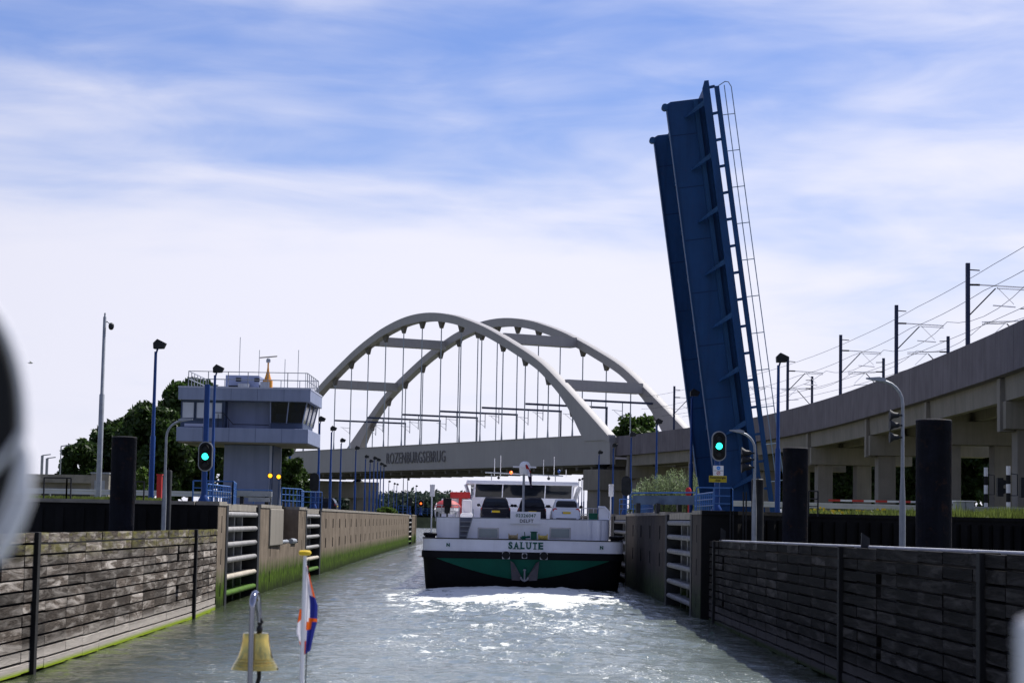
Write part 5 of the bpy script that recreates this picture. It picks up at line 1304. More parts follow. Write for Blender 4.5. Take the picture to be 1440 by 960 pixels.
    b = MB(); b.hexa([SP(-1.4, yW+1.5, zs-.3), SP(1.2, yW+1.5, zs-.3), SP(1.2, yW+2.3, zs-.3), SP(-1.4, yW+2.3, zs-.3), SP(-1.2, yW+1.5, zs+.45), SP(1.0, yW+1.5, zs+.45), SP(1.0, yW+2.3, zs+.45), SP(-1.2, yW+2.3, zs+.45)]); b.build('helm_console', dark_s, wh)
    b = MB(); b.box(SP(-2.4, 0, 0).x, SP(-2.0, 0, 0).x, SY+yW+.5, SY+yW+.56, zs+.05, zs+.5); b.build('blue_cloth', mat('wheelhouse_blue', (.03, .12, .6), .6), wh)
    b = MB()
    for q in (-2.0, .35, 2.1): b.hexa([SP(q-.25, yW+.4, zh-.28), SP(q+.25, yW+.4, zh-.28), SP(q+.25, yW+.43, zh-.28), SP(q-.25, yW+.43, zh-.28), SP(q-.25, yW+.4, zh-.16), SP(q+.25, yW+.4, zh-.16), SP(q+.25, yW+.43, zh-.16), SP(q-.25, yW+.43, zh-.16)])
    b.build('console_display', mat('display_amber', (.5, .28, .03), .5), wh)
    # aft mast with radome
    ym = 2.6; xm = sx_(735.5, ym)
    b = MB(); b.tube([SP(xm, ym, 3.87), SP(xm, ym, 6.9)], .075, 10); ms = b.build('mast', steel_g, rt, smooth=True)
    zc = sz_(736, 656.5, ym); b = MB(); b.lathe([(.22, zc-.42), (.31, zc-.30), (.33, zc), (.31, zc+.14), (.22, zc+.27), (.10, zc+.33)], tuple(SP(xm+.05, ym, 0)), 20); b.build('radome', white_p, ms, smooth=True)
    b = MB(); b.bar(SP(sx_(720, ym), ym-.36, zc), SP(sx_(752.5, ym), ym-.2, zc), .11, .09); b.build('radar_bar', white_p, ms)
    yy = yW+2; zy = sz_(735, 667, yy); b = MB(); b.tube([SP(sx_(681, yy), yy, zy+.1), SP(sx_(791, yy), yy, zy-.05)], .05, 6)
    for q in (690, 735, 780): b.tube([SP(sx_(q, yy), yy, zr), SP(sx_(q, yy), yy, zy)], .03, 5)
    yd = b.build('signal_yard', steel_g, wh, smooth=True)
    for px, tp, r in ((694, 644, .02), (702.5, 640, .02), (778, 642, .02), (763, 646, .015), (795, 660, .02)):
        b = MB(); b.tube([SP(sx_(px, yy), yy, zy-.1), SP(sx_(px, yy), yy, sz_(px, tp, yy))], r, 5); b.build('whip_antenna', white_p, yd)
    for px, py, mm, r, nm in ((717.5, 664, e_red, .09, 'red_lamp'), (700, 671.5, dark_s, .09, 'deck_lamp'), (770.5, 672.5, dark_s, .10, 'deck_lamp'), (785, 662, blue, .1, 'blue_lamp')):
        b = MB(); c = SP(sx_(px, yy), yy-.05, sz_(px, py, yy)); b.lathe([(r*.5, -r), (r, -r*.3), (r, r*.4), (r*.4, r)], tuple(c), 10); b.tube([c, Vector((c.x, c.y, zy))], .02, 5); b.build(nm, mm, yd)
    # bollards, winch gear on the aft deck
    for s, px, y in ((-1, 608, 1.2), (-1, 603, 2.6), (1, 864, 1.4), (1, 871, 2.6)):
        x = sx_(px, y); b = MB(); p = SP(x, y, 0)
        b.lathe([(.24, 2.26), (.22, 2.5), (.20, 3.0), (.30, 3.06), (.30, 3.16), (.2, 3.2)], (p.x, p.y, 0), 14); b.build('bollard', blackp, rt, smooth=True)
    b = MB(); p = SP(sx_(751, 1.0), 1.0, 0); b.box(p.x-.17, p.x+.17, p.y-.2, p.y+.2, 2.4, 3.33); b.box(p.x-.22, p.x+.22, p.y-.25, p.y+.25, 3.332, 3.38); b.build('winch_housing', greenp, rt, bevel=.02)
    for px, mm, nm in ((722, brass_p, 'rope_drum'), (764, yel_p, 'rope_drum')):
        x = sx_(px, 1.0); c = SP(x, 1.0, 3.03); b = MB(); b.lathe([(.22, -.27), (.22, -.22), (.13, -.2), (.13, .2), (.22, .22), (.22, .27)], tuple(c), 14, axis='X'); d = b.build(nm, mm, rt, smooth=True)
        b = MB(); b.box(c.x-.32, c.x+.32, c.y-.12, c.y+.12, 2.3, 2.86); b.build('winch_bed', greenp, d)
    b = MB(); c = SP(sx_(739, 1), 1.0, 0)
    b.tube([(c.x-.1, c.y, 2.3), (c.x-.1, c.y, 3.12)], .10, 8); b.tube([(c.x+.1, c.y, 2.3), (c.x-.05, c.y, 3.35)], .03, 6); b.tube([(c.x-.28, c.y, 3.0), (c.x+.28, c.y, 3.08)], .06, 8); b.build('capstan', greenp, rt, smooth=True)
    # green locker and rails at right
    b = MB(); p = SP(sx_(834, 2.2), 2.2, 0); b.loft([[(p.x-.32, p.y-.25, 3.95), (p.x+.32, p.y-.25, 3.95), (p.x+.32, p.y+.25, 3.95), (p.x-.32, p.y+.25, 3.95)], [(p.x-.24, p.y-.2, 4.2), (p.x+.24, p.y-.2, 4.2), (p.x+.24, p.y+.2, 4.2), (p.x-.24, p.y+.2, 4.2)], [(p.x-.28, p.y-.25, 4.5), (p.x+.28, p.y-.25, 4.5), (p.x+.28, p.y+.25, 4.5), (p.x-.28, p.y+.25, 4.5)]]); b.build('green_locker', greenp, rt, bevel=.02)
    b = MB(); a0 = sx_(841, 2); a1 = sx_(857.5, 2)
    b.tube([SP(a0, 2, 4.85), SP(a1-.3, 2, 4.85), SP(a1-.05, 2, 4.6), SP(a1, 2, 4.2), SP(a1-.15, 2, 4.05)], .06, 8)
    b.prism([SP(a0+.05, 2.05, 4.1), SP(a1-.08, 2.05, 4.1), SP(a1-.1, 2.05, 4.6), SP(a1-.3, 2.05, 4.8), SP(a0+.05, 2.05, 4.8)], (0, .04, 0)); b.build('wing_screen', white, rt, smooth=True)
    for xx0, xx1, y in ((sx_(612.5, 2), sx_(645, 2), 2.2), (sx_(812, 8), sx_(842, 8), 8)):
        b = MB()
        for z in (4.45, 4.8): b.tube([SP(xx0, y, z), SP(xx1, y, z)], .028, 6)
        for k in range(5): x = xx0+(xx1-xx0)*k/4; b.tube([SP(x, y, 3.87), SP(x, y, 4.8)], .028, 6)
        b.build('deck_rail', steel_w, rt, smooth=True)
    b = MB()
    b.tube([SP(sx_(612.5, 1.8), 1.8, 4.1), SP(sx_(611, 1.8), 1.8, 4.5), SP(sx_(613, 1.8), 3, 4.9)], .04, 8)
    b.build('davit_rail', steel_w, rt, smooth=True)
    b = MB(); p = SP(sx_(656, 4.5), 4.5, 0); b.box(p.x-.28, p.x+.28, p.y, p.y+.4, 3.88, 5.15); b.box(p.x-.36, p.x+.36, p.y-.5, p.y+.6, 3.88, 4.35); b.build('deck_locker', white_p, rt, bevel=.08)
    b = MB(); p = SP(sx_(646.5, 11), 11, 0); b.box(p.x-.62, p.x+.62, p.y, p.y+.8, sz_(646, 700, 11), sz_(646, 691.5, 11)); b.box(p.x-.1, p.x+.1, p.y+.2, p.y+.6, 3.87, sz_(646, 700, 11)); b.build('red_crate', red, rt, bevel=.03)
    b = MB(); p = SP(sx_(640, 11), 11, 0); b.box(p.x-.9, p.x+1.0, p.y+.85, p.y+2.4, 3.87, sz_(646, 701, 11)); b.build('side_house', white, rt, bevel=.03)
    for px, lab in ((606.7, 1), (858.5, 2)):
        y = 14; b = MB(); p = SP(sx_(px, y), y, 0); zl = sz_(px, 690, y); b.tube([(p.x, p.y, 2.3), (p.x, p.y, zl-.1)], .05, 6); b.box(p.x-.13, p.x+.17, p.y-.1, p.y+.1, zl-.35, zl+.28); b.box(p.x-.14, p.x+.18, p.y-.12, p.y+.12, zl+.282, zl+.42); b.build('side_lantern', white_p, rt, bevel=.02)
steel_w = mat('deck_steel_pale', (.48, .47, .48), .5, .1, var=.15, rust=.25)
brass_p = mat('drum_ochre', (.35, .27, .14), .6, var=.3, scale=8); yel_p = mat('drum_yellow', (.55, .42, .10), .6, var=.3, scale=8)
barge()
# ensign hanging from the aft mast
def hang_flag(top, w_, h_, cols, nm, label, cat, drift, amp, seed=1, ny=14, nz=22):
    r = random.Random(seed); b = MB(); th = .006
    grid = []
    for j in range(nz+1):
        v = j/nz; row = []
        for i in range(ny+1):
            u = i/ny
            x = top[0] + drift(v)[0] + (w_(v))*u; y = top[1]+amp*math.sin(u*9+v*2.2)*(.3+.7*u); z = top[2]-h_*v - .03*u*math.sin(v*5)
            row.append((x, y, z))
        grid.append(row)
    for j in range(nz):
        for i in range(ny):
            ci = cols((i+.5)/ny, (j+.5)/nz)
            b.add([grid[j][i], grid[j][i+1], grid[j+1][i+1], grid[j+1][i]], [(0, 1, 2, 3)], ci)
    return b
fp = SP(sx_(737, 2.3), 2.25, sz_(737, 653, 2.3))
b = hang_flag(fp, lambda v: .10+.16*math.sin(min(1, v*1.2)*math.pi)*(1-.3*v), 1.35, lambda u, v: 0 if v < .2 else (1 if v < .5 and u < .7 else (0 if v < .3 else 2)), 'x', '', '', lambda v: (.02+.34*v**1.2, 0), .03)
tag(b.build('ensign', [redf, white_f, mat('cloth_dark', (.03, .02, .05), .8)]), 'red, white and dark ensign drooping beside the white radar dome', 'flag')

# ------------------------------------------------------------------ cars on the barge
def car(nm, label, paint, W_=1.76, H=1.46, wide_glass=True, lamps='wide', lx=0, ly=0, round_=0):
    """built with its rear towards -Y at local origin, wheels on z=0"""
    rt = root(nm, label, 'car', (0, 0, 0), 'cars parked on the barge deck')
    hw = W_/2; zb = .88
    def ring(y, w_, z0, z1, r=.12):
        return [(-w_+r, y, z0), (w_-r, y, z0), (w_, y, z0+r), (w_*1.0, y, z1-r*1.2), (w_-r*.7, y, z1), (-w_+r*.7, y, z1), (-w_, y, z1-r*1.2), (-w_, y, z0+r)]
    b = MB(); b.loft([ring(0.0, hw*.90, .36, .78), ring(.10, hw*.97, .27, zb-.02), ring(.5, hw, .22, zb+.02), ring(1.6, hw, .20, zb), ring(2.7, hw, .20, zb-.03), ring(3.6, hw*.98, .22, .80), ring(4.1, hw*.90, .26, .70), ring(4.22, hw*.78, .34, .60)])
    bd = b.build('body', paint, rt, smooth=True)
    b = MB()
    def gr(y, w_, z): return [(-w_, y, z), (w_, y, z)]
    # greenhouse: belt loop to roof loop
    belt = [(-hw*.90, .12), (hw*.90, .12), (hw*.93, 1.4), (hw*.90, 3.1), (-hw*.90, 3.1), (-hw*.93, 1.4)]
    mid = [(-hw*.80, .27), (hw*.80, .27), (hw*.82, 1.4), (hw*.78, 2.55), (-hw*.78, 2.55), (-hw*.82, 1.4)]
    roof = [(-hw*.68, .48), (hw*.68, .48), (hw*.72, 1.4), (hw*.66, 2.15), (-hw*.66, 2.15), (-hw*.72, 1.4)]
    b.loft([[(x, y, zb-.03) for x, y in belt], [(x, y, zb+.30) for x, y in mid], [(x, y, H-.05) for x, y in roof], [(x*.9, y*.9+.12, H) for x, y in roof]])
    b.build('roof', paint, bd, smooth=True)
    b = MB(); e = .012
    b.add([(-hw*.74, .155-e, zb+.07), (hw*.74, .155-e, zb+.07), (hw*.72, .27-e*2, zb+.30), (hw*.60, .43-e, H-.10), (-hw*.60, .43-e, H-.10), (-hw*.72, .27-e*2, zb+.30)], [(0, 1, 2, 5), (5, 2, 3, 4)])
    rw = b.build('rear_window', glass, rt, fixn=False)
    b = MB(); b.bar((-.05, .15-.03, zb+.10), (.26, .19-.04, zb+.17), .025); b.build('wiper', rubber, rw)
    for s in (-1, 1):
        b = MB(); b.add([(s*(hw*.925+e), .5, zb+.05), (s*(hw*.925+e), 2.6, zb+.05), (s*(hw*.72+e*1.5), 2.05, H-.12), (s*(hw*.73+e*1.5), .75, H-.12)], [(0, 1, 2, 3)]); b.build('side_window', glass, rt, fixn=False)
        b = MB(); b.lathe([(.05, -.10), (.09, -.05), (.09, .06), (.04, .10)], (s*(hw+.12), 2.35, zb+.12), 10, axis='X'); b.bar((s*(hw-.04), 2.35, zb+.05), (s*(hw+.06), 2.35, zb+.1), .05); b.build('mirror', paint if paint is not carwht else rubber, rt, smooth=True)
        b = MB()
        if lamps == 'wide': b.prism([(s*hw*.45, -.012+.06, zb-.20), (s*hw*.93, .04, zb-.22), (s*hw*.98, .14, zb-.03), (s*hw*.45, .06-.01, zb-.06)], (0, .06, 0))
        else: b.lathe([(.14, -.03), (.15, .05)], (s*hw*.78, .07, zb-.13), 14, axis='Y')
        b.build('tail_lamp', tail, rt)
        for y in (.72, 3.3):
            b = MB(); b.lathe([(.31, -.10), (.33, -.06), (.33, .08), (.30, .11)], (s*(hw-.12), y, .33), 20, axis='X'); wh = b.build('wheel', rubber, rt, smooth=True)
            b = MB(); b.lathe([(.20, .0), (.20, .02*s), (.05, .03*s)], (s*(hw-.005), y, .33), 14, axis='X'); b.build('rim', steel_g, wh)
    b = MB(); b.box(-.26, .26, -.025, .03, .56, .68); pl = b.build('number_plate', yellow, rt); b = MB(); b.box(-.26, -.21, -.029, -.0255, .565, .675); b.build('plate_band', blue_l, pl)
    b = MB(); b.loft([ring(-.03, hw*.80, .30, .52, .06), ring(.10, hw*.96, .28, .54, .06)]); b.build('bumper', paint, rt, smooth=True)
    b = MB(); b.box(-hw*.7, hw*.7, -.034, 0, .22, .32); b.build('valance', rubber, rt, bevel=.02)
    b = MB(); b.lathe([(.045, -.01), (.03, 0)], (0, .0+.06, zb-.12), 12, axis='Y'); b.build('badge', chrome, rt)
    return rt
def put_car(c, px, y):
    p = SP(sx_(px, y), y, 3.87); place(c, p, .011)
put_car(car('parked_car', 'charcoal estate car parked at the left of the barge deck', cargry, 1.78, 1.47), 696.5, 4.0)
put_car(car('parked_car', 'black hatchback parked in the middle of the barge deck', carblk, 1.70, 1.46), 748, 4.6)
put_car(car('parked_car', 'white hatchback parked at the right of the barge deck', carwht, 1.70, 1.43, lamps='round'), 796.3, 4.3)

# red lifeboat on the left deck edge
def lifeboat():
    y = 3.0; x0 = sx_(610, y); x1 = sx_(648, y); zc = sz_(629, 713, y); cx = (x0+x1)/2; h = (x1-x0)/2
    rt = root('rescue_boat', 'red covered rescue boat with dark outboard at the left deck edge', 'boat', SP(cx, y, 3.9))
    rings = []
    for k in range(11):
        u = -1+2*k/10; w_ = .75*math.sqrt(max(.02, 1-abs(u)**2.6)); zt = zc+.12+.40*(1-u*u)**.8
        c = SP(cx+u*h, y, 0)
        rings.append([(c.x, c.y-w_, zc-.02), (c.x, c.y-w_*.85, zc+.15*(1-abs(u))+.06), (c.x, c.y-w_*.3, zt-.06), (c.x, c.y+w_*.3, zt-.06), (c.x, c.y+w_*.85, zc+.15*(1-abs(u))+.06), (c.x, c.y+w_, zc-.02)])
    b = MB(); b.loft(rings); b.build('cover', mat('cover_red', (.40, .05, .06), .6, var=.15, scale=3), rt, smooth=True)
    rings = []
    for k in range(11):
        u = -1+2*k/10; w_ = .72*math.sqrt(max(.02, 1-abs(u)**2.6)); c = SP(cx+u*h*.95, y, 0); d = .36*(1-abs(u)**3)
        rings.append([(c.x, c.y-w_, zc-.03), (c.x, c.y-w_*.5, zc-.05-d), (c.x, c.y+w_*.5, zc-.05-d), (c.x, c.y+w_, zc-.03)])
    b = MB(); b.loft(rings); b.build('hull', white_p, rt, smooth=True)
    p = SP(cx, y-.8, 0); b = MB(); b.box(p.x-.24, p.x+.24, p.y-.22, p.y+.2, zc+.05, zc+.52); b.box(p.x-.16, p.x+.16, p.y-.1, p.y+.1, zc-.35, zc+.05); b.tube([(p.x, p.y, zc-.3), (p.x, p.y, 4.0)], .06, 8); b.build('outboard', rubber, rt, bevel=.05)
    b = MB()
    for q in (-.5, .5): c = SP(cx+q, y, 0); b.box(c.x-.05, c.x+.05, c.y-.4, c.y+.4, 3.88, zc-.3)
    b.build('cradle', steel_g, rt)
lifeboat()

# ------------------------------------------------------------------ vegetation
def leaf_mb(clumps, n, size, r, flat=.7):
    P = []; rn = []
    tot = sum(c[3]**2 for c in clumps)
    V_ = []; 
    for (cx, cy, cz, cr, sq) in clumps:
        k = int(n*cr*cr/tot); tone = r.uniform(0, 1)
        for _ in range(k):
            a = r.gauss(0, 1); b_ = r.gauss(0, 1); c = r.gauss(0, 1); l = math.sqrt(a*a+b_*b_+c*c)+1e-6
            rad = cr*(r.random()**.45)*r.uniform(.85, 1.12)
            P.append((cx+a/l*rad, cy+b_/l*rad, cz+c/l*rad*sq)); rn.append(min(1, max(0, .25+.5*tone+r.uniform(-.3, .3))))
    P = np.array(P); m_ = len(P); rs = np.random.RandomState(r.randint(0, 99999))
    n1 = rs.normal(size=(m_, 3)); n1 /= np.linalg.norm(n1, axis=1)[:, None]
    n2 = rs.normal(size=(m_, 3)); n2 -= (n2*n1).sum(1)[:, None]*n1; n2 /= np.linalg.norm(n2, axis=1)[:, None]
    s = size*rs.uniform(.6, 1.3, (m_, 1)); a = n1*s; c = n2*s*flat
    Q = np.stack([P-a, P-c*.8, P+a, P+c*.8], 1).reshape(-1, 3)
    b = MB(); b.v = [tuple(q) for q in Q.tolist()]; b.f = [(4*i, 4*i+1, 4*i+2, 4*i+3) for i in range(m_)]; b.mi = [0]*m_; b.rn = rn
    return b
def tree(x, y, z, h, w_, label, mm, seed, n=9000, size=.28, trunk_h=.25, cat='tree', nm='broadleaf_tree', group=None, depth=None):
    r = random.Random(seed); rt = root(nm, label, cat, (x, y, z), group)
    tb = h*trunk_h; clumps = []; dep = depth or w_
    ch = h-tb
    for k in range(52):
        v = r.random(); env = math.sin(math.pi*min(1, (v*.86+.14)))**.6
        a = r.uniform(0, 2*math.pi); q = math.sqrt(r.random())*env
        cr = r.uniform(.10, .19)*min(w_, ch)
        clumps.append((x+math.cos(a)*q*(w_/2-cr*.5), y+math.sin(a)*q*(dep/2-cr*.5), z+tb*.9+cr*.5+v*(ch-cr*1.4), cr, .8))
    b = leaf_mb(clumps, n, size, r); b.build('crown', mm, rt, fixn=False)
    b = MB(); b.tube([(x, y, z-.2), (x+.1, y, z+tb), (x-.1, y+.1, z+h*.75)], .2, 8, rs=[.024*h, .018*h, .005*h])
    for (cx, cy, cz, cr, _) in clumps[:12]:
        zz = z+tb+(cz-z-tb)*.45; b.tube([(x, y, zz), ((x+cx)/2, (y+cy)/2, (zz+cz)/2+.2), (cx, cy, cz)], .05, 5, rs=[.007*h, .004*h, .001*h])
    b.build('trunk', bark, rt)
    return rt
def tpx(px, Y, top, wpx, label, mm, seed, **k):
    x = WX(px, Y); zt = WZ(px, top, Y); tree(x, Y, QZ, zt-QZ, wpx*Y/2880, label, mm, seed, **k)
G = 'trees behind the left quay'
tpx(112, 200, 612, 70, 'low dark tree at the left end of the tree group', lf_dark, 1, group=G, size=.3)
tpx(152, 205, 588, 92, 'dark rounded tree behind the camera mast', lf_dark, 2, group=G, n=16000, size=.32, trunk_h=.12)
tpx(208, 195, 556, 118, 'tall dark tree directly behind the left blue floodlight post', lf_dark, 3, group=G, n=22000, size=.3, trunk_h=.14)
tpx(266, 205, 522, 125, 'tallest dark tree rising left of the control tower roof', lf_dark, 4, group=G, n=26000, size=.32, trunk_h=.12)
tpx(238, 214, 548, 90, 'dark tree filling the gap left of the tallest tree', lf_dark, 15, group=G, n=14000, size=.32, trunk_h=.1)
tpx(178, 212, 578, 80, 'dark tree between the camera mast and the left blue floodlight post', lf_dark, 16, group=G, n=14000, size=.32, trunk_h=.1)
tpx(328, 215, 545, 90, 'dark tree hidden behind the control tower', lf_dark, 5, group=G, n=9000, size=.32, trunk_h=.12)
tpx(198, 150, 655, 30, 'small bright green bush between pile and blue post', lf_lite, 6, n=3500, size=.14, trunk_h=.1, cat='bush', nm='bush')
tpx(398, 148, 612, 56, 'small bright green tree right of the tower core', lf_mid, 7, n=9000, size=.17, trunk_h=.1)
tpx(424, 152, 655, 34, 'leafy bush at the foot of the small tree by the bridge pier', lf_mid, 8, n=4000, size=.16, trunk_h=.08, cat='bush', nm='bush')
tpx(893, 420, 566, 92, 'round tree seen under the right foot of the arches', lf_mid, 9, n=9000, size=.5, trunk_h=.3)
tpx(938, 430, 580, 60, 'darker tree beside the round one behind the arch foot', lf_dark, 10, n=7000, size=.5, trunk_h=.3)
# willow bush: upright shoots
def willow():
    Y = 137; r = random.Random(5); x0, x1 = WX(888, Y), WX(984, Y)
    rt = root('willow_bush', 'silvery green willow bush in front of the viaduct', 'bush', ((x0+x1)/2, Y, QZ))
    b = MB(); st = MB(); prof = [(888, 688), (905, 672), (925, 668), (945, 662), (965, 664), (984, 672)]
    def top(px):
        for (a, za), (c, zc) in zip(prof, prof[1:]):
            if px <= c: return za+(zc-za)*(px-a)/(c-a)
        return 672
    rs = []; fs = []; 
    for k in range(340):
        px = r.uniform(888, 984); yy = Y+r.uniform(-1.8, 1.8); bx = WX(px, Y); zt = QZ+(WZ(px, top(px), Y)-QZ)*r.uniform(.45, 1.06)
        lean = Vector((r.uniform(-.5, .5), r.uniform(-.5, .5), 0)); p0 = Vector((bx-lean.x, yy-lean.y, QZ)); p1 = Vector((bx, yy, zt)); tone = r.random()
        if k % 3 == 0: st.tube([p0, p0.lerp(p1, .6)+Vector((0, 0, .1)), p1], .02, 4, rs=[.025, .015, .005])
        for j in range(46):
            u = .12+.88*(j/46); c = p0.lerp(p1, u)+Vector((r.uniform(-.10, .10), r.uniform(-.10, .10), r.uniform(-.05, .05)))
            d = Vector((r.uniform(-1, 1), r.uniform(-1, 1), r.uniform(.2, 1.4))).normalized()*r.uniform(.09, .17); s = d.cross(Vector((r.uniform(-1, 1), r.uniform(-1, 1), .3))).normalized()*.03
            o = len(b.v); b.v += [tuple(c), tuple(c+d*.5+s), tuple(c+d), tuple(c+d*.5-s)]; b.f.append((o, o+1, o+2, o+3)); b.mi.append(0); b.rn.append(min(1, .2+.6*tone+r.uniform(-.2, .2)))
    b.build('foliage', lf_wil, rt, fixn=False); st.build('stems', bark, rt)
willow()
# tree row seen through the viaduct columns
r = random.Random(11); k = 0
rowlab = ['first', 'second', 'third', 'fourth', 'fifth', 'sixth', 'seventh', 'eighth', 'ninth', 'tenth', 'eleventh', 'twelfth']
for i, px in enumerate((1092, 1122, 1152, 1184, 1216, 1250, 1284, 1320, 1352, 1384, 1416, 1450)):
    Y = 300-i*5; x = WX(px, Y)
    tree(x, Y, QZ, 15+r.uniform(-1, 2), 9.5, '%s dark tree from the left in the row behind the viaduct columns' % rowlab[i], lf_dark, 40+i, n=6500, size=.42, trunk_h=.20, group='tree row behind the viaduct')
    if i % 2 == 0:
        tree(x+2, Y-12, QZ, 5.2, 7.5, '%s low green shrub from the left under the viaduct' % rowlab[i//2], lf_mid, 70+i, n=2600, size=.3, trunk_h=.05, cat='shrub', nm='shrub', group='shrubs under the viaduct')
# far wood closing the canal
b_cl = []; r = random.Random(3)
for i in range(420):
    px = 420+i*.62+r.uniform(-1, 1); Y = 1500+r.uniform(-60, 60); x = WX(px, Y); hh = r.uniform(9, 19)*(1 if px > 500 else .9)
    b_cl.append((x, Y, QZ+hh*.5, hh*.55, 1.0))
b = leaf_mb(b_cl, 60000, 1.7, r)
o = b.build('far_wood', lf_far_haze, fixn=False); o['kind'] = 'stuff'; tag(o, 'far line of trees closing the canal on the horizon', 'wood')
# grass along the right quay
r = random.Random(21); gbm = MB(); fl = MB()
for k in range(9000):
    u = r.random()**.8; px = 1128+u*320; Y = r.uniform(93, 106)+ (px-1135)*.012; x = WX(px, Y)
    # keep behind the quay edge
    yq = 93.4 if x < 13.5 else 93.2+(x-13.5)*.63
    if Y < yq+.3: Y = yq+.3+r.uniform(0, 4); x = WX(px, Y)
    tall = .22+.30*max(0, math.sin(x*.7)+math.sin(x*2.1+1)*.5)*.6+(.22 if px > 1345 else 0)
    h = tall*r.uniform(.3, 1.2)*(.45+.9*abs(math.sin(x*1.3+2*math.sin(x*.37)))); a = r.uniform(0, 6.28); w_ = .025; dx, dy = math.cos(a)*w_, math.sin(a)*w_; lx, ly = r.uniform(-.15, .15), r.uniform(-.15, .15)
    z = QZ+.02; o = len(gbm.v); gbm.v += [(x-dx, Y-dy, z), (x+dx, Y+dy, z), (x+lx*.6+dx*.6, Y+ly*.6, z+h*.65), (x+lx, Y+ly, z+h)]; gbm.f.append((o, o+1, o+2, o+3)); gbm.mi.append(0); gbm.rn.append(r.random())
    if r.random() < .02 and px < 1250:
        q = .05; zz = z+h*.9; o = len(fl.v); fl.v += [(x-q, Y, zz-q), (x+q, Y, zz-q), (x+q, Y+.03, zz+q), (x-q, Y+.03, zz+q)]; fl.f.append((o, o+1, o+2, o+3)); fl.mi.append(0); fl.rn.append(r.random())
o = gbm.build('quay_grass', grass_m, fixn=False); o['kind'] = 'stuff'; tag(o, 'rough bright green grass along the right quay top', 'grass')
o = fl.build('yellow_flowers', flower_m, fixn=False); o['kind'] = 'stuff'; tag(o, 'yellow wild flowers in the quay grass right of the dark pile', 'flowers')
# bright shrub on left lock wall far along
tpx(542, 285, 713, 34, 'low yellow-green shrub on top of the long left lock wall', lf_lite, 91, n=2500, size=.25, trunk_h=.05, cat='shrub', nm='shrub')
r = random.Random(8); gbm = MB()
for k in range(3500):
    px = r.uniform(40, 225); Y = r.uniform(92.5, 98); x = WX(px, Y); h = .12*r.uniform(.5, 1.8); z = QZ+.02; o = len(gbm.v); w_ = .03; lx = r.uniform(-.08, .08)
    gbm.v += [(x-w_, Y, z), (x+w_, Y, z), (x+lx+w_*.5, Y, z+h*.7), (x+lx, Y, z+h)]; gbm.f.append((o, o+1, o+2, o+3)); gbm.mi.append(0); gbm.rn.append(r.random())
o = gbm.build('quay_grass', grass_m, fixn=False); o['kind'] = 'stuff'; tag(o, 'thin grass along the left quay edge', 'grass')

# cars under the bridge at left
c1 = car('parked_car', 'grey car parked under the left end of the bridge', cargry, 1.8, 1.5); place(c1, (WX(474, 225), 225, gz+.01), R(84), group='cars parked under the bridge')
del c1['group']
# gull
p = W(43, 510, 150); rt = root('gull', 'tiny white gull flying left of the camera mast', 'bird', p)
b = MB(); b.lathe([(.01, -.22), (.06, -.1), (.07, .05), (.03, .18)], tuple(p), 8, axis='X'); b.prism([(p.x-.02, p.y, p.z), (p.x+.10, p.y, p.z+.02), (p.x+.02, p.y-.45, p.z+.12)], (0, 0, .02)); b.prism([(p.x-.02, p.y, p.z), (p.x+.10, p.y, p.z+.02), (p.x+.02, p.y+.45, p.z+.12)], (0, 0, .02)); b.build('body', white_p, rt, smooth=True)

# ------------------------------------------------------------------ our own bow: bell, jackstaff, deck
DK = 2.35
b = MB()
b.add([(-2.6, 3.5, DK), (2.6, 3.5, DK), (2.3, 8, DK), (1.2, 11, DK), (0, 12.6, DK), (-1.2, 11, DK), (-2.3, 8, DK), (-2.6, 3.5, DK-.3), (2.6, 3.5, DK-.3), (2.3, 8, DK-.3), (1.2, 11, DK-.3), (0, 12.6, DK-.3), (-1.2, 11, DK-.3), (-2.3, 8, DK-.3)],
      [(0, 1, 2, 3, 4, 5, 6), (13, 12, 11, 10, 9, 8, 7)]+[(i, (i+1) % 7, 7+(i+1) % 7, 7+i) for i in range(7)])
b.build('foredeck', mat('foredeck_grey', (.25, .27, .28), .6)).name = 'foredeck'
fd = bpy.data.objects['foredeck']; tag(fd, 'grey foredeck carrying the bell and the jackstaff, below the picture', 'boat deck')
fdl = fd
YB = 10.6
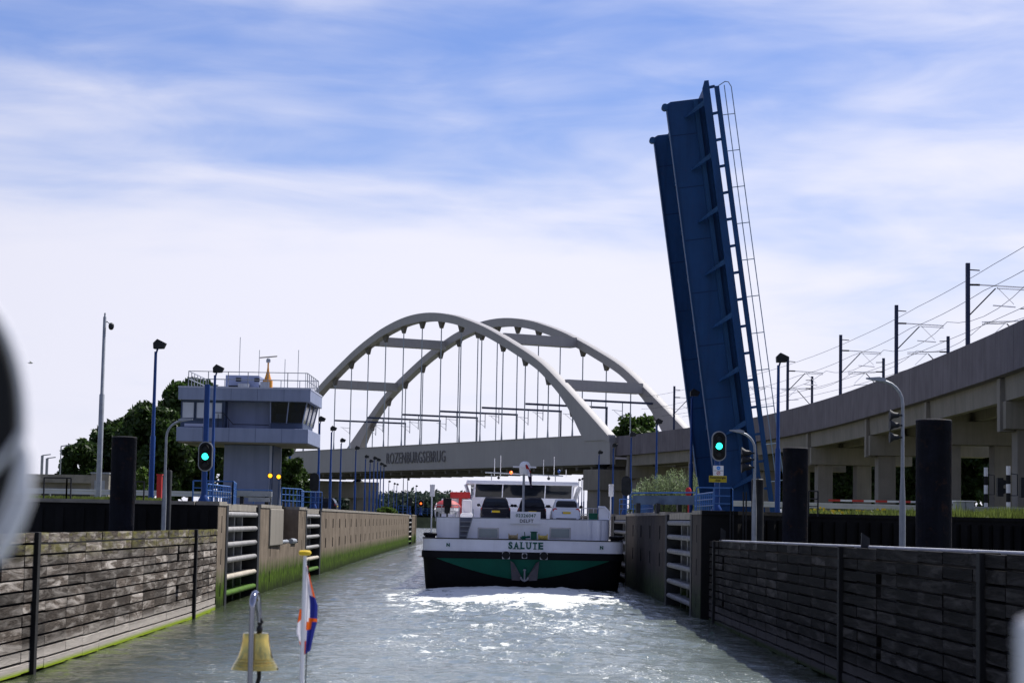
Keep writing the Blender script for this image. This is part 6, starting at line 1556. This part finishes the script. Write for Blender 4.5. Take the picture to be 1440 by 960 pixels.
def bell():
    c = W(358.5, 941, YB); x, z = c.x, c.z; s = 66*YB/2880/2
    rt = root('ship_bell', 'brass ship bell hanging from a bent polished steel rod', 'bell', (x, YB, z))
    H = W(358, 889, YB).z-z
    prof = [(s*.92, 0), (s, .002), (s*.99, H*.035), (s*.93, H*.10), (s*.87, H*.17), (s*.80, H*.24), (s*.745, H*.32), (s*.69, H*.42), (s*.64, H*.54), (s*.60, H*.68), (s*.57, H*.82), (s*.55, H*.94), (s*.53, H*.985), (s*.47, H*1.0), (s*.12, H*1.02)]
    b = MB(); b.lathe(prof, (x, YB, z), 48); b.build('bell_body', brass, rt, smooth=True)
    b = MB()
    for h_ in (.16, .22, .30): 
        rr = {.16: .885, .22: .82, .30: .76}[h_]*s+.001; b.tube([(x+rr*math.cos(a), YB+rr*math.sin(a), z+H*h_) for a in [2*math.pi*q/40 for q in range(41)]], .0022, 6)
    b.build('bell_ring', brass, rt, smooth=True)
    b = MB(); b.lathe([(.01, H*1.0), (.016, H*1.05), (.016, H*1.14), (.010, H*1.2), (.014, H*1.28)], (x+.035*.5, YB, z), 12); b.tube([(x+.018, YB, z+H*1.2), (x+.03, YB, z+H*1.3), (x+.02, YB, z+H*1.38)], .008, 8); b.build('shackle', dark_s, rt, smooth=True)
    b = MB(); b.tube([(x+.02, YB, z+.03), (x+.022, YB, z-.04), (x+.012, YB, z-.08), (x+.03, YB, z-.12), (x+.022, YB, z-.2)], .011, 8); b.build('clapper_rope', rubber, rt, smooth=True)
    # rod
    zt = W(357, 833, YB).z; r0 = .0125
    pts = [(x-.004, YB-.16, DK), (x-.004, YB-.16, zt-.07)]
    for k in range(1, 12):
        a = math.pi*k/12; pts.append((x-.004+.010*(1-math.cos(a))/2, YB-.08-.08*math.cos(a), zt-.07+.07*math.sin(a)))
    pts.append((x+.012, YB, zt-.10)); pts.append((x+.014, YB, z+H*1.30))
    st = root('bell_stand', 'bent polished steel rod that holds the brass bell', 'stand', (x, YB-.16, DK))
    b = MB(); b.tube(pts, r0, 16, rs=[.0135]*2+[.0165]*11+[.014, .010]); b.build('rod', chrome, st, smooth=True)
bell()
def jack():
    YF = 11.4; top = W(427, 780, YF); x = top.x+.008
    rt = root('jackstaff', 'thin white jackstaff with a yellow wooden cap at the bow', 'flagpole', (x, YF, DK))
    b = MB(); b.tube([(x, YF, DK), (x, YF, top.z)], .012, 12, rs=[.016, .0095]); b.build('pole', white_p, rt, smooth=True)
    b = MB(); b.lathe([(.010, -.036), (.024, -.030), (.028, -.01), (.028, .012), (.022, .028), (.006, .034)], (x, YF, top.z+.012), 20, axis='X'); b.v = [(p[0], p[1], (p[2]-top.z-.012)*.55+top.z+.012) for p in b.v]; b.build('cap', yellow, rt, smooth=True)
    b = MB(); b.tube([(x+.02, YF, top.z-.02), (x+.024, YF+.01, top.z-.4), (x+.022, YF, top.z-.75), (x+.03, YF, top.z-.78), (x+.02, YF, top.z-.84), (x+.02, YF, DK+.2)], .0028, 5); b.build('halyard', rubber, rt)
    # flag folded down along the staff
    z0 = W(427, 795, YF).z
    def cols(u, v):
        if v < .30: return 1 if u < .78 else 0
        if v < .57: return 1 if u < .45 else 2
        if v < .62: return 0 if u > .35 else 1
        if v < .72: return 2 if u > .62 else (0 if u > .2 else 1)
        return 2 if u > .25 else (0 if v > .85 else 1)
    w1 = lambda v: .008+.064*min(1, v*2.6) if v < .62 else (.072-.08*(v-.62)/.38*.4)
    b = hang_flag((x+.006, YF+.0, z0), w1, .49, cols, '', '', '', lambda v: (0.0, 0), .016, ny=12, nz=40)
    # second fold, left of the pole
    def cols2(u, v): return 0 if v < .25 else (1 if v < .88 else 0)
    b2 = hang_flag((x-.006, YF+.016, z0-.24), lambda v: -.010-.022*math.sin(math.pi*min(1, v*.9+.1)), .22, cols2, '', '', '', lambda v: (0, 0), .006, ny=6, nz=18)
    o = len(b.v); b.v += b2.v; b.f += [tuple(i+o for i in f) for f in b2.f]; b.mi += b2.mi; b.rn += b2.rn
    fo = b.build('jack_flag', [orange_f, white_f, blue_f], smooth=True, fixn=False); tag(fo, 'orange, white and blue flag hanging limp on the white jackstaff', 'flag')
jack()
# blurred fittings close to the lens
def near_left():
    Y = 1.0; P = lambda px, py: W(px, py, Y)
    rt = root('deck_fitting', 'blurred black panel in a white tubular frame close to the lens at left', 'boat fitting', P(-60, 600))
    c = P(-92, 600); rx_ = P(24, 600).x-c.x; rz = P(-92, 405).z-c.z
    b = MB(); pts = [(c.x+rx_*math.cos(a), Y, c.z+rz*math.sin(a)) for a in [2*math.pi*q/40 for q in range(40)]]; b.prism(pts, (0, .02, 0)); b.build('dark_panel', rubber, rt)
    b = MB(); pts = [(c.x+(rx_+.0035)*math.cos(a), Y, c.z+(rz+.004)*math.sin(a)) for a in [2*math.pi*q/48 for q in range(49)]]; b.tube(pts, .0019, 10); b.build('frame', white_p, rt, smooth=True)
    b = MB(); b.tube([P(-40, 690), P(10, 640), P(30, 608), P(38, 640), P(36, 700), P(20, 740), P(-6, 790)], .004, 10, rs=[.0022, .0018, .002, .003, .0035, .004, .003]); b.build('bracket', white_p, rt, smooth=True)
near_left()
Y = 1.0; a = W(1441, 968, Y); c = W(1441, 880, Y); rt = root('rail_post', 'blurred white rounded post at the lower right corner', 'post', a)
b = MB(); b.tube([(a.x+.002, Y, a.z-.12), (a.x+.002, Y, c.z)], .0068, 14, rs=[.0072, .006]); b.lathe([(.006, 0), (.0055, .002), (.003, .004)], (a.x+.002, Y, c.z), 14); b.build('post', white_p, rt, smooth=True)
